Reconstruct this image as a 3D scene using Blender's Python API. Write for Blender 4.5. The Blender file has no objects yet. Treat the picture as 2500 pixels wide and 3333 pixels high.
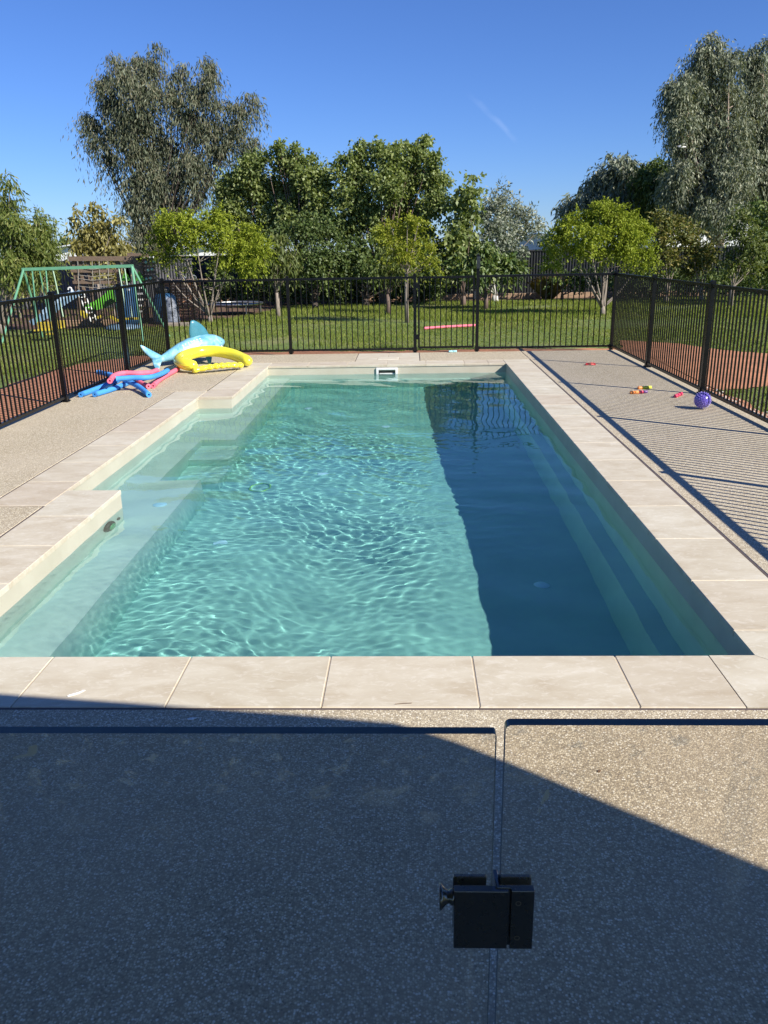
import bpy, math, random
import numpy as np
from mathutils import Vector, Matrix
R_ = math.radians
S = bpy.context.scene
COL = S.collection
# ------------------------------------------------------------------ camera
CAM = np.array([0.0, 0.0, 1.6637]); PITCH, YAW, ROLL, FPX = 0.3162, 0.0347, -0.0185, 2612.57
cp, sp, cy, sy, cr, sr = math.cos(PITCH), math.sin(PITCH), math.cos(YAW), math.sin(YAW), math.cos(ROLL), math.sin(ROLL)
cF = np.array([-sy*cp, cy*cp, -sp]); _r = np.array([cy, sy, 0.]); _u = np.cross(_r, cF)
cR = cr*_r + sr*_u; cU = -sr*_r + cr*_u
cam = bpy.data.objects.new('Camera', bpy.data.cameras.new('Camera')); COL.objects.link(cam); S.camera = cam
cam.matrix_world = Matrix([[cR[i], cU[i], -cF[i], CAM[i]] for i in range(3)] + [[0, 0, 0, 1]])
cam.data.sensor_fit = 'VERTICAL'; cam.data.sensor_height = 36; cam.data.lens = FPX/3333*36
cam.data.clip_start = 0.05; cam.data.clip_end = 2000
S.render.resolution_x, S.render.resolution_y = 768, 1024
# ------------------------------------------------------------------ light
SUN = Vector((.669, -.46, .582)).normalized()
world = bpy.data.worlds.new('World'); S.world = world; world.use_nodes = True
wt = world.node_tree; bg = wt.nodes['Background']
sky = wt.nodes.new('ShaderNodeTexSky'); sky.sky_type = 'NISHITA'; sky.sun_disc = False
sky.sun_elevation = math.asin(SUN.z); sky.sun_rotation = math.atan2(SUN.x, SUN.y)
sky.altitude = 100; sky.air_density = 1.0; sky.dust_density = 0.0; sky.ozone_density = 6.0
bg.inputs[1].default_value = 0.058
sunl = bpy.data.lights.new('Sun', 'SUN'); sunl.energy = 4.4; sunl.angle = R_(0.35); sunl.color = (1.0, .94, .84)
sunl.cycles.is_caustics_light = True
suno = bpy.data.objects.new('Sun', sunl); COL.objects.link(suno); suno.rotation_euler = SUN.to_track_quat('Z', 'Y').to_euler()
suno.location = (30, -20, 26)
S.view_settings.view_transform = 'Standard'; S.view_settings.look = 'None'; S.view_settings.exposure = 0.85; S.view_settings.gamma = 1
S.cycles.use_denoising = True; S.cycles.max_bounces = 14; S.cycles.diffuse_bounces = 6; S.cycles.transparent_max_bounces = 24
S.cycles.sample_clamp_indirect = 4
# contrail: a faint streak of cloud in the sky, given by two directions
def _n(t, **k):
    n = wt.nodes.new(t)
    for a, b in k.items(): setattr(n, a, b)
    return n
def contrail():
    A = Vector((.075, 1.115, .185)).normalized(); B = Vector((.137, 1.10, .124)).normalized()
    N = A.cross(B).normalized(); T = (B-A).normalized(); m0 = A.dot(T); m1 = B.dot(T)
    tc = _n('ShaderNodeTexCoord')
    nz = _n('ShaderNodeTexNoise'); nz.inputs['Scale'].default_value = 22; nz.inputs['Detail'].default_value = 5
    wt.links.new(tc.outputs['Generated'], nz.inputs['Vector'])
    def dot(v):
        d = _n('ShaderNodeVectorMath', operation='DOT_PRODUCT'); wt.links.new(tc.outputs['Generated'], d.inputs[0]); d.inputs[1].default_value = v; return d.outputs['Value']
    def math_(op, a, b=None, c=None):
        m = _n('ShaderNodeMath', operation=op)
        for i, q in enumerate((a, b, c)):
            if q is None: continue
            if isinstance(q, (int, float)): m.inputs[i].default_value = q
            else: wt.links.new(q, m.inputs[i])
        return m.outputs[0]
    def mr(v, a, b, c, d):
        m = _n('ShaderNodeMapRange', interpolation_type='SMOOTHSTEP'); wt.links.new(v, m.inputs[0])
        for i, q in enumerate((a, b, c, d)): m.inputs[i+1].default_value = q
        return m.outputs[0]
    dist = math_('ABSOLUTE', math_('ADD', dot(N), math_('MULTIPLY', math_('SUBTRACT', nz.outputs['Fac'], .5), .012)))
    w = mr(dist, .0005, .0045, 1, 0)
    al = dot(T); e = mr(al, m0-.004, m0+.02, 0, 1); f = mr(al, m1-.012, m1+.004, 1, 0)
    msk = math_('MULTIPLY', math_('MULTIPLY', w, math_('MULTIPLY', e, f)), math_('MULTIPLY', mr(nz.outputs['Fac'], .35, .7, .2, 1), .28))
    mix = _n('ShaderNodeMix', data_type='RGBA'); wt.links.new(msk, mix.inputs[0])
    wt.links.new(sky.outputs[0], mix.inputs[6]); mix.inputs[7].default_value = (6.5, 7, 7.8, 1)
    return mix.outputs[2]
hs = _n('ShaderNodeMix', data_type='RGBA'); hs.blend_type = 'MULTIPLY'; hs.inputs[0].default_value = 1; hs.inputs[7].default_value = (.68, .87, 1.31, 1)
wt.links.new(contrail(), hs.inputs[6])
wt.links.new(hs.outputs[2], bg.inputs[0])

# ------------------------------------------------------------------ helpers
def at(px, py, Y):
    """point at distance Y seen at a spot of the 1659x2212 photograph"""
    px, py = px*1.50693, py*1.50693
    d = cF + cR*(px-1250)/FPX - cU*(py-1666.5)/FPX
    return CAM + d*Y/d[1]
PXM = 1733.6
class MB:
    def __init__(s): s.v = []; s.f = []
    def add(s, v, f):
        n = len(s.v); s.v += [tuple(map(float, q)) for q in v]; s.f += [tuple(int(i)+n for i in q) for q in f]; return s
    def box(s, x0, x1, y0, y1, z0, z1, c=0.0):
        if c:
            v = [(x0,y0,z0),(x1,y0,z0),(x1,y1,z0),(x0,y1,z0),(x0,y0,z1-c),(x1,y0,z1-c),(x1,y1,z1-c),(x0,y1,z1-c),
                 (x0+c,y0+c,z1),(x1-c,y0+c,z1),(x1-c,y1-c,z1),(x0+c,y1-c,z1)]
            f = [(3,2,1,0),(0,1,5,4),(1,2,6,5),(2,3,7,6),(3,0,4,7),(4,5,9,8),(5,6,10,9),(6,7,11,10),(7,4,8,11),(8,9,10,11)]
            return s.add(v, f)
        return s.add([(x0,y0,z0),(x1,y0,z0),(x1,y1,z0),(x0,y1,z0),(x0,y0,z1),(x1,y0,z1),(x1,y1,z1),(x0,y1,z1)],
                     [(3,2,1,0),(4,5,6,7),(0,1,5,4),(1,2,6,5),(2,3,7,6),(3,0,4,7)])
    def bar(s, a, b, w, h=None, up=(0,0,1)):
        """square bar from a to b, w across, h along up"""
        h = w if h is None else h
        a, b = Vector(a), Vector(b); d = (b-a).normalized(); u = Vector(up)
        if abs(d.dot(u)) > .95: u = Vector((0,1,0))
        x = d.cross(u).normalized()*w/2; y = x.cross(d).normalized()*h/2
        q = [p+i*x+j*y for p in (a, b) for i, j in ((-1,-1),(1,-1),(1,1),(-1,1))]
        return s.add(q, [(0,1,2,3),(7,6,5,4),(0,4,5,1),(1,5,6,2),(2,6,7,3),(3,7,4,0)])
    def tube(s, pts, r, n=8, cap=True, hole=0.0):
        pts = [Vector(p) for p in pts]; k = len(pts)
        rs = r if isinstance(r, (list, tuple)) else [r]*k
        t0 = (pts[1]-pts[0]).normalized(); u = t0.orthogonal().normalized(); V = []
        for i, p in enumerate(pts):
            t = (pts[min(i+1, k-1)]-pts[max(i-1, 0)]).normalized()
            u = (u - t*u.dot(t)).normalized(); w = t.cross(u)
            V += [p + (u*math.cos(a)+w*math.sin(a))*rs[i] for a in [2*math.pi*j/n for j in range(n)]]
        F = [(i*n+j, i*n+(j+1)%n, (i+1)*n+(j+1)%n, (i+1)*n+j) for i in range(k-1) for j in range(n)]
        if cap: F += [tuple(range(n))[::-1], tuple((k-1)*n+j for j in range(n))]
        return s.add(V, F)
    def ball(s, c, r, n=12, m=8, rot=None):
        r = (r, r, r) if isinstance(r, (int, float)) else r; V = []; F = []
        for i in range(m+1):
            th = math.pi*i/m
            for j in range(n):
                ph = 2*math.pi*j/n; q = Vector((math.sin(th)*math.cos(ph)*r[0], math.sin(th)*math.sin(ph)*r[1], math.cos(th)*r[2]))
                if rot is not None: q = rot @ q
                V.append(Vector(c)+q)
        F = [(i*n+j, (i+1)*n+j, (i+1)*n+(j+1)%n, i*n+(j+1)%n) for i in range(m) for j in range(n)]
        return s.add(V, F)
    def lathe(s, c, prof, n=20, axis=None):
        V = []; k = len(prof)
        M = axis if axis is not None else Matrix.Identity(3)
        for r, z in prof:
            V += [Vector(c)+M @ Vector((r*math.cos(2*math.pi*j/n), r*math.sin(2*math.pi*j/n), z)) for j in range(n)]
        F = [(i*n+j, i*n+(j+1)%n, (i+1)*n+(j+1)%n, (i+1)*n+j) for i in range(k-1) for j in range(n)]
        F += [tuple(range(n))[::-1], tuple((k-1)*n+j for j in range(n))]
        return s.add(V, F)
    def prism(s, outline, z0, z1):
        n = len(outline)
        return s.add([(x, y, z0) for x, y in outline]+[(x, y, z1) for x, y in outline],
                     [tuple(range(n))[::-1], tuple(range(n, 2*n))]+[(i, (i+1) % n, n+(i+1) % n, n+i) for i in range(n)])
    def plate(s, pts, nrm, t):
        """flat outline of 3-D points given thickness t along nrm"""
        n = len(pts); d = Vector(nrm).normalized()*t/2
        return s.add([Vector(p)-d for p in pts]+[Vector(p)+d for p in pts],
                     [tuple(range(n))[::-1], tuple(range(n, 2*n))]+[(i, (i+1) % n, n+(i+1) % n, n+i) for i in range(n)])
    def build(s, name, m, parent=None, smooth=False, **k):
        me = bpy.data.meshes.new(name); me.from_pydata(s.v, [], s.f)
        return link(me, name, m, parent, smooth, **k)
def link(me, name, m, parent=None, smooth=False, **k):
    ms = m if isinstance(m, (list, tuple)) else [m]
    for q in ms: me.materials.append(q)
    if smooth: me.polygons.foreach_set('use_smooth', [True]*len(me.polygons)); 
    me.update()
    o = bpy.data.objects.new(name, me); COL.objects.link(o)
    if parent is not None: o.parent = parent; o.matrix_parent_inverse = parent.matrix_world.inverted() if False else Matrix.Translation(-Vector(parent.location))
    return tag(o, **k)
def tag(o, label=None, cat=None, group=None, kind=None):
    if label: o['label'] = label
    if cat: o['category'] = cat
    if group: o['group'] = group
    if kind: o['kind'] = kind
    return o
def empty(name, loc, label, cat, group=None):
    o = bpy.data.objects.new(name, None); COL.objects.link(o); o.location = loc; o.empty_display_size = .2
    return tag(o, label, cat, group)
def npmesh(name, V, F, m, parent=None, smooth=False, **k):
    """V (n,3) F (m,k) arrays"""
    me = bpy.data.meshes.new(name); n, kk = F.shape
    me.vertices.add(len(V)); me.vertices.foreach_set('co', np.asarray(V, np.float32).ravel())
    me.loops.add(n*kk); me.loops.foreach_set('vertex_index', F.astype(np.int32).ravel())
    me.polygons.add(n); me.polygons.foreach_set('loop_start', np.arange(0, n*kk, kk, dtype=np.int32)); me.polygons.foreach_set('loop_total', np.full(n, kk, np.int32))
    me.update(calc_edges=True); me.validate()
    return link(me, name, m, parent, smooth, **k)
# ------------------------------------------------------------------ materials
class NT:
    def __init__(s, name):
        s.m = bpy.data.materials.new(name); s.m.use_nodes = True; s.t = s.m.node_tree; s.b = s.t.nodes['Principled BSDF']; s.out = s.t.nodes['Material Output']
    def n(s, t, **k):
        q = s.t.nodes.new(t)
        for a, b in k.items():
            if hasattr(q, a): setattr(q, a, b)
        return q
    def set(s, node, key, v):
        if isinstance(v, bpy.types.NodeSocket): s.t.links.new(v, node.inputs[key])
        else: node.inputs[key].default_value = v
    def coord(s, kind='Object'): return s.n('ShaderNodeTexCoord').outputs[kind]
    def noise(s, scale, detail=4, rough=.55, vec=None, dist=0., out='Fac'):
        q = s.n('ShaderNodeTexNoise'); q.inputs['Scale'].default_value = scale; q.inputs['Detail'].default_value = detail; q.inputs['Roughness'].default_value = rough; q.inputs['Distortion'].default_value = dist
        s.t.links.new(vec if vec is not None else s.coord(), q.inputs['Vector']); return q.outputs[out]
    def vor(s, scale, vec=None, out='Distance', **k):
        q = s.n('ShaderNodeTexVoronoi', **k); q.inputs['Scale'].default_value = scale
        s.t.links.new(vec if vec is not None else s.coord(), q.inputs['Vector']); return q.outputs[out]
    def ramp(s, fac, stops, interp='LINEAR'):
        q = s.n('ShaderNodeValToRGB'); e = q.color_ramp.elements; q.color_ramp.interpolation = interp
        while len(e) < len(stops): e.new(.5)
        for i, (p, c) in enumerate(stops):
            e[i].position = p; e[i].color = (*c, 1) if len(c) == 3 else c
        s.t.links.new(fac, q.inputs[0]); return q.outputs[0]
    def mix(s, fac, a, b, mode='MIX'):
        q = s.n('ShaderNodeMix', data_type='RGBA'); q.blend_type = mode
        for i, v in ((0, fac), (6, a), (7, b)):
            if isinstance(v, bpy.types.NodeSocket): s.t.links.new(v, q.inputs[i])
            else: q.inputs[i].default_value = v if i == 0 else (*v[:3], 1)
        return q.outputs[2]
    def math(s, op, a, b=None, c=None):
        q = s.n('ShaderNodeMath', operation=op)
        for i, v in enumerate((a, b, c)):
            if v is None: continue
            if isinstance(v, bpy.types.NodeSocket): s.t.links.new(v, q.inputs[i])
            else: q.inputs[i].default_value = v
        return q.outputs[0]
    def mr(s, v, a, b, c=0., d=1.):
        q = s.n('ShaderNodeMapRange'); s.t.links.new(v, q.inputs[0])
        for i, x in enumerate((a, b, c, d)): q.inputs[i+1].default_value = x
        return q.outputs[0]
    def scale(s, vec, sc):
        q = s.n('ShaderNodeMapping'); q.inputs['Scale'].default_value = sc; s.t.links.new(vec, q.inputs[0]); return q.outputs[0]
    def bump(s, h, strength=.3, dist=.01):
        q = s.n('ShaderNodeBump'); q.inputs['Strength'].default_value = strength; q.inputs['Distance'].default_value = dist
        s.t.links.new(h, q.inputs['Height']); s.t.links.new(q.outputs[0], s.b.inputs['Normal']); return q
    def island(s): return s.n('ShaderNodeNewGeometry').outputs['Random Per Island']
def simple(name, c, rough=.5, metal=0., var=.12, scale=6., bump=0., coat=0., spec=.5):
    t = NT(name); nz = t.noise(scale, 5)
    lo = tuple(x*(1-var) for x in c); hi = tuple(min(1, x*(1+var)) for x in c)
    t.set(t.b, 'Base Color', t.ramp(nz, [(.3, lo), (.7, hi)])); t.b.inputs['Metallic'].default_value = metal
    t.set(t.b, 'Roughness', t.mr(t.noise(scale*3, 3), .3, .7, max(0, rough-.07), min(1, rough+.07)))
    t.b.inputs['Specular IOR Level'].default_value = spec
    if coat: t.b.inputs['Coat Weight'].default_value = coat; t.b.inputs['Coat Roughness'].default_value = .1
    if bump: t.bump(t.noise(scale*8, 4), bump, .005)
    return t.m
def m_aggregate():
    t = NT('exposed_aggregate_concrete'); co = t.coord()
    v = t.n('ShaderNodeTexVoronoi'); v.inputs['Scale'].default_value = 160; t.t.links.new(co, v.inputs['Vector'])
    rnd = t.n('ShaderNodeSeparateColor'); t.t.links.new(v.outputs['Color'], rnd.inputs[0])
    peb = t.ramp(rnd.outputs[0], [(0, (.16, .125, .085)), (.2, (.37, .305, .205)), (.5, (.54, .46, .305)), (.75, (.68, .595, .415)), (.9, (.84, .77, .59)), (1, (.92, .89, .76))])
    gap = t.mr(v.outputs['Distance'], .35, .75)
    col = t.mix(gap, peb, (.29, .235, .155))
    big = t.noise(1.3, 4); col = t.mix(t.mr(big, .35, .7, 0, .28), col, (.55, .46, .34), 'MIX')
    col = t.mix(t.mr(t.noise(3.1, 6, .65), .52, .78, 0, .40), col, (.37, .31, .22)); col = t.mix(t.mr(t.noise(.55, 4), .45, .7, 0, .22), col, (.55, .50, .38))
    t.set(t.b, 'Base Color', col); t.b.inputs['Roughness'].default_value = .75
    t.bump(t.math('SUBTRACT', 1, v.outputs['Distance']), .42, .003)
    return t.m
def m_travertine(name='travertine', g=1.0):
    t = NT(name); co = t.coord(); isl = t.island()
    sc = t.scale(co, (3.2, 6.5, 6)); off = t.n('ShaderNodeVectorMath', operation='ADD'); t.t.links.new(sc, off.inputs[0])
    cm = t.n('ShaderNodeCombineXYZ'); 
    for i in range(3): t.t.links.new(t.math('MULTIPLY', isl, 37.+i*11), cm.inputs[i])
    t.t.links.new(cm.outputs[0], off.inputs[1]); ov = off.outputs[0]
    base = t.ramp(t.noise(1.1, 7, .62, ov, .6), [(.28, (.48*g, .405*g, .295*g)), (.47, (.55*g, .485*g, .375*g)), (.62, (.60*g, .54*g, .43*g)), (.75, (.66*g, .605*g, .51*g))])
    col = t.mix(t.mr(t.noise(5.5, 6, .65, ov, 1.2), .52, .66, 0, .55), base, (.70*g, .65*g, .56*g))
    tone = t.ramp(isl, [(0, (.90, .87, .84)), (.35, (.95, .955, .93)), (.65, (.99, 1.02, 1.02)), (1, (.97, .965, .94))])
    col = t.mix(1.0, col, tone, 'MULTIPLY')
    pits = t.mr(t.noise(38, 3, .6, ov, .8), .69, .74, 0, .6); col = t.mix(pits, col, (.36, .26, .18))
    t.set(t.b, 'Base Color', col); t.b.inputs['Roughness'].default_value = .62
    t.bump(t.math('SUBTRACT', t.noise(9, 6, .6, ov), t.math('MULTIPLY', pits, .7)), .12, .004)
    return t.m
def m_shell():
    """the moulded shell; its colour under water goes to teal with depth, painted in for the red light the water column would absorb"""
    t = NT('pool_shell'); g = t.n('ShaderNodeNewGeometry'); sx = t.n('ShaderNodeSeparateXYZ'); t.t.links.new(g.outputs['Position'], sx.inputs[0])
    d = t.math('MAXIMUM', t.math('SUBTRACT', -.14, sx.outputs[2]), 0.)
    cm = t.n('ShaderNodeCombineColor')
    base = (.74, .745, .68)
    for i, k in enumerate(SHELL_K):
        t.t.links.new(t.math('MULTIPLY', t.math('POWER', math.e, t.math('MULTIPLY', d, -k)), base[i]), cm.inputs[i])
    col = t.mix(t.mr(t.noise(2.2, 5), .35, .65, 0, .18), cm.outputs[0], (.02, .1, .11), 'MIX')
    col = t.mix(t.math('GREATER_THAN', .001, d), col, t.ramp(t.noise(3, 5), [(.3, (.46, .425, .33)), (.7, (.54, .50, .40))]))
    t.set(t.b, 'Base Color', col); t.b.inputs['Roughness'].default_value = .45
    return t.m
SHELL_K = (1.12, .34, .36)  # water's light absorption per channel, painted into the shell colour
def m_water():
    t = NT('pool_water'); t.t.nodes.remove(t.b)
    g = t.n('ShaderNodeBsdfGlass'); g.inputs['IOR'].default_value = 1.333; g.inputs['Roughness'].default_value = 0; g.inputs['Color'].default_value = (.885, .972, .965, 1)
    t.t.links.new(g.outputs[0], t.out.inputs[0]); return t.m
def m_glass():
    t = NT('fence_glass'); t.t.nodes.remove(t.b); co = t.coord()
    tr = t.n('ShaderNodeBsdfTransparent'); tr.inputs[0].default_value = (.968, .945, .91, 1)
    gl = t.n('ShaderNodeBsdfGlossy'); gl.inputs['Roughness'].default_value = .0; gl.inputs[0].default_value = (.9, .95, 1, 1)
    fr = t.n('ShaderNodeFresnel'); t.set(fr, 'IOR', t.mr(t.n('ShaderNodeNewGeometry').outputs['Backfacing'], 0, 1, 1.45, 1/1.45))
    mx = t.n('ShaderNodeMixShader'); t.t.links.new(fr.outputs[0], mx.inputs[0]); t.t.links.new(tr.outputs[0], mx.inputs[1]); t.t.links.new(gl.outputs[0], mx.inputs[2])
    # dried drops and runs of hard water on the glass
    df = t.n('ShaderNodeBsdfDiffuse'); df.inputs[0].default_value = (.98, .96, .88, 1)
    spots = t.math('MAXIMUM', t.mr(t.noise(1, 4, .55, t.scale(co, (38, 38, 60)), .4), .61, .68, 0, .28), t.mr(t.noise(1, 5, .6, t.scale(co, (16, 16, 22)), .5), .60, .70, 0, .16))
    sx = t.n('ShaderNodeSeparateXYZ'); t.t.links.new(co, sx.inputs[0])
    band = t.mr(sx.outputs[2], 1.02, 1.18, 0, 1)
    runs = t.mr(t.noise(1, 2, .5, t.scale(co, (55, 1, 1.5))), .66, .73, 0, .13)
    film = t.math('MULTIPLY_ADD', t.noise(9, 4), .06, 0.0)
    k = t.math('ADD', t.math('ADD', t.math('MULTIPLY', spots, band), t.math('MULTIPLY', runs, t.mr(sx.outputs[2], .95, 1.1, .3, 1))), film)
    m2 = t.n('ShaderNodeMixShader'); t.t.links.new(k, m2.inputs[0]); t.t.links.new(mx.outputs[0], m2.inputs[1]); t.t.links.new(df.outputs[0], m2.inputs[2])
    t.t.links.new(m2.outputs[0], t.out.inputs[0]); return t.m
def m_leaf(name, c0, c1, c2, trans=.35, gloss=.12, rough=.55):
    t = NT(name); t.t.nodes.remove(t.b)
    isl = t.island(); col = t.ramp(isl, [(0, c0), (.5, c1), (.9, c2), (1, tuple(min(1, x*1.35) for x in c2))])
    col = t.mix(t.mr(t.noise(1.4, 3), .35, .65, 0, .45), col, tuple(x*.72 for x in c0))
    d = t.n('ShaderNodeBsdfDiffuse'); tr = t.n('ShaderNodeBsdfTranslucent'); gl = t.n('ShaderNodeBsdfGlossy'); gl.inputs['Roughness'].default_value = rough
    t.t.links.new(col, d.inputs[0]); t.t.links.new(t.mix(1., col, (.95, 1., .45), 'MULTIPLY'), tr.inputs[0])
    a = t.n('ShaderNodeMixShader'); a.inputs[0].default_value = trans; t.t.links.new(d.outputs[0], a.inputs[1]); t.t.links.new(tr.outputs[0], a.inputs[2])
    b = t.n('ShaderNodeMixShader'); b.inputs[0].default_value = gloss; t.t.links.new(a.outputs[0], b.inputs[1]); t.t.links.new(gl.outputs[0], b.inputs[2])
    gl.inputs[0].default_value = (.32, .35, .32, 1)
    t.t.links.new(b.outputs[0], t.out.inputs[0]); return t.m
def m_timber(name, c, dirv=(30, 2, 30)):
    t = NT(name); co = t.scale(t.coord(), dirv)
    t.set(t.b, 'Base Color', t.ramp(t.noise(1, 6, .6, co, 1.), [(.25, tuple(x*.5 for x in c)), (.5, c), (.75, tuple(min(1, x*1.35) for x in c))]))
    t.b.inputs['Roughness'].default_value = .8; t.bump(t.noise(1, 5, .6, co), .3, .004); return t.m
def m_lawn():
    t = NT('lawn_ground'); n1 = t.noise(.6, 5); n2 = t.noise(14, 5, .7)
    c = t.ramp(n2, [(.3, (.06, .095, .016)), (.55, (.12, .17, .032)), (.8, (.20, .23, .06))])
    c = t.mix(t.mr(n1, .5, .72, 0, .6), c, (.29, .25, .12)); t.set(t.b, 'Base Color', c); t.b.inputs['Roughness'].default_value = .95
    t.bump(n2, .6, .03); return t.m
def m_soil(name, c):
    t = NT(name); n1 = t.noise(2.5, 6, .65); n2 = t.vor(38)
    col = t.ramp(n1, [(.3, tuple(x*.72 for x in c)), (.55, c), (.75, tuple(min(1, x*1.25) for x in c))])
    col = t.mix(t.mr(t.noise(60, 3), .66, .74, 0, .6), col, (.10, .05, .03))
    t.set(t.b, 'Base Color', col); t.b.inputs['Roughness'].default_value = .95; t.bump(t.math('ADD', n1, t.math('MULTIPLY', n2, .3)), .5, .02); return t.m
def m_rib(name, c):
    t = NT(name); nz = t.noise(1.2, 5, .6, t.scale(t.coord(), (6, 6, 1)))
    t.set(t.b, 'Base Color', t.ramp(nz, [(.3, tuple(x*.8 for x in c)), (.7, tuple(x*1.2 for x in c))])); t.b.inputs['Roughness'].default_value = .45; return t.m
M = dict(
    agg=m_aggregate(), trav=m_travertine(), grout=simple('tan_grout', (.44, .36, .26), .9), joint=simple('rubber_joint', (.10, .075, .07), .7),
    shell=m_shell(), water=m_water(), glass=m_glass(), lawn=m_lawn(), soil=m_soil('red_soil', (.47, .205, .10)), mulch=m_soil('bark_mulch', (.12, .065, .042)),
    black=simple('black_powdercoat', (.0035, .0035, .004), .30, .0, .2, 9, .03, 0, .35), latch=simple('black_latch_plastic', (.003, .003, .0035), .30, 0, .2, 30, 0, .8, .8),
    whiteplastic=simple('white_plastic', (.78, .78, .76), .35), dark=simple('dark_void', (.012, .014, .015), .5),
    edge=simple('glass_edge', (.012, .045, .045), .12), steel=simple('zinc_steel', (.45, .45, .45), .35, .9),
    gripgreen=simple('swing_green_paint', (.13, .33, .20), .38, 0, .1, 5, .03, .2), yellowp=simple('yellow_plastic', (.52, .41, .04), .4),
    timber=m_timber('weathered_timber', (.17, .12, .085)), cedar=m_timber('cedar_slats', (.36, .18, .10)),
    lime=simple('lime_plastic', (.10, .33, .035), .35), bluep=simple('dark_blue_plastic', (.02, .07, .15), .3), paleblue=simple('pale_blue_plastic', (.15, .24, .33), .4),
    colorbond=m_rib('charcoal_steel_fence', (.028, .030, .033)), greysteel=m_rib('grey_steel_fence', (.10, .10, .105)),
    sleeper=m_timber('sleeper_timber', (.36, .24, .15), (2, 30, 30)), whitewall=simple('white_steel_cladding', (.80, .82, .84), .5), whiteroof=simple('white_roof', (.72, .74, .76), .5),
    screw=simple('dull_screw', (.22, .20, .17), .35, .8), nozzle=simple('pale_nozzle', (.45, .72, .85), .4), hold=simple('pale_green_hold', (.35, .62, .50), .5), eave=simple('eave_paint', (.30, .29, .27), .6),
)
M['latch'].node_tree.nodes['Principled BSDF'].inputs['IOR'].default_value = 1.6
BARK = dict(grey=m_timber('grey_bark', (.25, .21, .17), (12, 12, 4)), brown=m_timber('brown_bark', (.13, .09, .07), (12, 12, 4)), gum=m_timber('gum_bark', (.30, .23, .18), (8, 8, 3)), dark=m_timber('dark_bark', (.06, .045, .035), (12, 12, 4)), pale=m_timber('pale_bark', (.52, .50, .46), (8, 8, 3)))

# ------------------------------------------------------------------ plan of the place (metres)
XR, XL, XB, YN, YF, S1, S2, CW = 1.455, -2.147, -2.557, 3.092, 12.263, 5.658, 9.619, .41
ZW = -.14
XRo, YNo, YFo, XLo, XBo = XR+CW, YN-CW, YF+CW, XL-CW, XB-CW
FX_L, FX_R, FY = -4.11, 3.392, 13.8
# ------------------------------------------------------------------ ground
def ring(x0, x1, y0, y1, X0, X1, Y0, Y1, z, name, m, **k):
    b = MB(); b.add([(X0,Y0,z),(X1,Y0,z),(X1,Y1,z),(X0,Y1,z),(x0,y0,z),(x1,y0,z),(x1,y1,z),(x0,y1,z)], [(0,1,5,4),(1,2,6,5),(2,3,7,6),(3,0,4,7)])
    return b.build(name, m, **k)
GZ = -.05
ring(-4.2, 3.4, -2.8, 13.65, -500, 500, -120, 900, GZ, 'lawn', M['lawn'], kind='structure')
def slab(mb, x0, x1, y0, y1): mb.box(x0, x1, y0, y1, -.12, 0, .004)
d = MB(); J = .014
slab(d, XRo+J, 3.47, -3, 13.71)
slab(d, -4.26, XRo+J-.006, -3, YNo-J)
slab(d, -4.26, XLo-J, YNo-J+.006, S1-.375-J)
slab(d, -4.26, XBo-J, S1-.375-J+.006, S2+.44+J)
slab(d, -4.26, XLo-J, S2+.44+J+.006, YFo+J)
slab(d, -4.26, -.86, YFo+J+.006, 13.71); slab(d, .17, XRo+J-.006, YFo+J, 13.71)
d.build('pavement', M['agg'], kind='structure')
u = MB()   # dark rubber bed that shows in the expansion joints
for x0, x1, y0, y1 in ((XR+.05, 2.1, YN-.3, 13.6), (XB-.5, XR+.05, YNo-.15, YN-.05), (XB-.5, XL-.05, YN-.05, S1-.05), (XB-.5, XB-.05, S1-.05, S2+.05), (XB-.5, XL-.05, S2+.05, YF+.05), (XB-.5, XR+.05, YF+.05, YFo+.15)):
    u.box(x0, x1, y0, y1, -.11, -.012)
u.build('paving_bed_ground', M['joint'], kind='structure')
jt = MB(); o1, o2, Jh = S1-.375, S2+.44, -.0028
for i, (x0, x1, y0, y1) in enumerate(((XRo+.001, XRo+J, YNo, 13.7), (XLo-J, XRo+J, YNo-J, YNo-.001), (XLo-J, XLo-.001, YNo, o1-J), (XBo-J, XLo, o1-J, o1-.001), (XBo-J, XBo-.001, o1, o2), (XBo-J, XLo-J, o2+.001, o2+J), (XLo-J, XLo-.001, o2+.001, YFo+J), (XLo, -.85, YFo+.001, YFo+J), (.16, XRo, YFo+.001, YFo+J), (-.862, -.851, YFo+J, 13.7), (.161, .171, YFo+J, 13.7))):
    jt.box(x0, x1, y0, y1, -.04, Jh-.0002*i)
JT = jt
# red soil along the fences
SOIL = [
    [(-4.24, 4.0), (-4.24, 13.66), (-4.8, 14.0), (-5.12, 13.65), (-5.40, 13.3), (-5.52, 12.5), (-5.60, 11.6), (-5.55, 10.8), (-5.75, 9.5), (-5.6, 7.5), (-5.7, 4.)],
    [(-4.8, 13.73), (3.52, 13.73), (3.9, 14.2), (2.6, 14.32), (1.2, 14.42), (.3, 14.34), (-.5, 14.30), (-1.4, 14.42), (-2.8, 14.45), (-4.2, 14.35), (-4.9, 14.1)],
    [(3.47, 13.7), (3.47, 4.0), (3.75, 4.0), (3.72, 7.5), (3.80, 9.0), (3.66, 9.95), (3.84, 9.87), (4.42, 10.1), (5.2, 10.6), (6.6, 11.2), (8.6, 11.5), (9.2, 12.2), (7.2, 12.8), (5.74, 13.29), (5.28, 13.76), (4.86, 14.84), (4.4, 15.16), (3.95, 15.5), (3.8, 14.6)]]
rs = np.random.RandomState(3)
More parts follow.
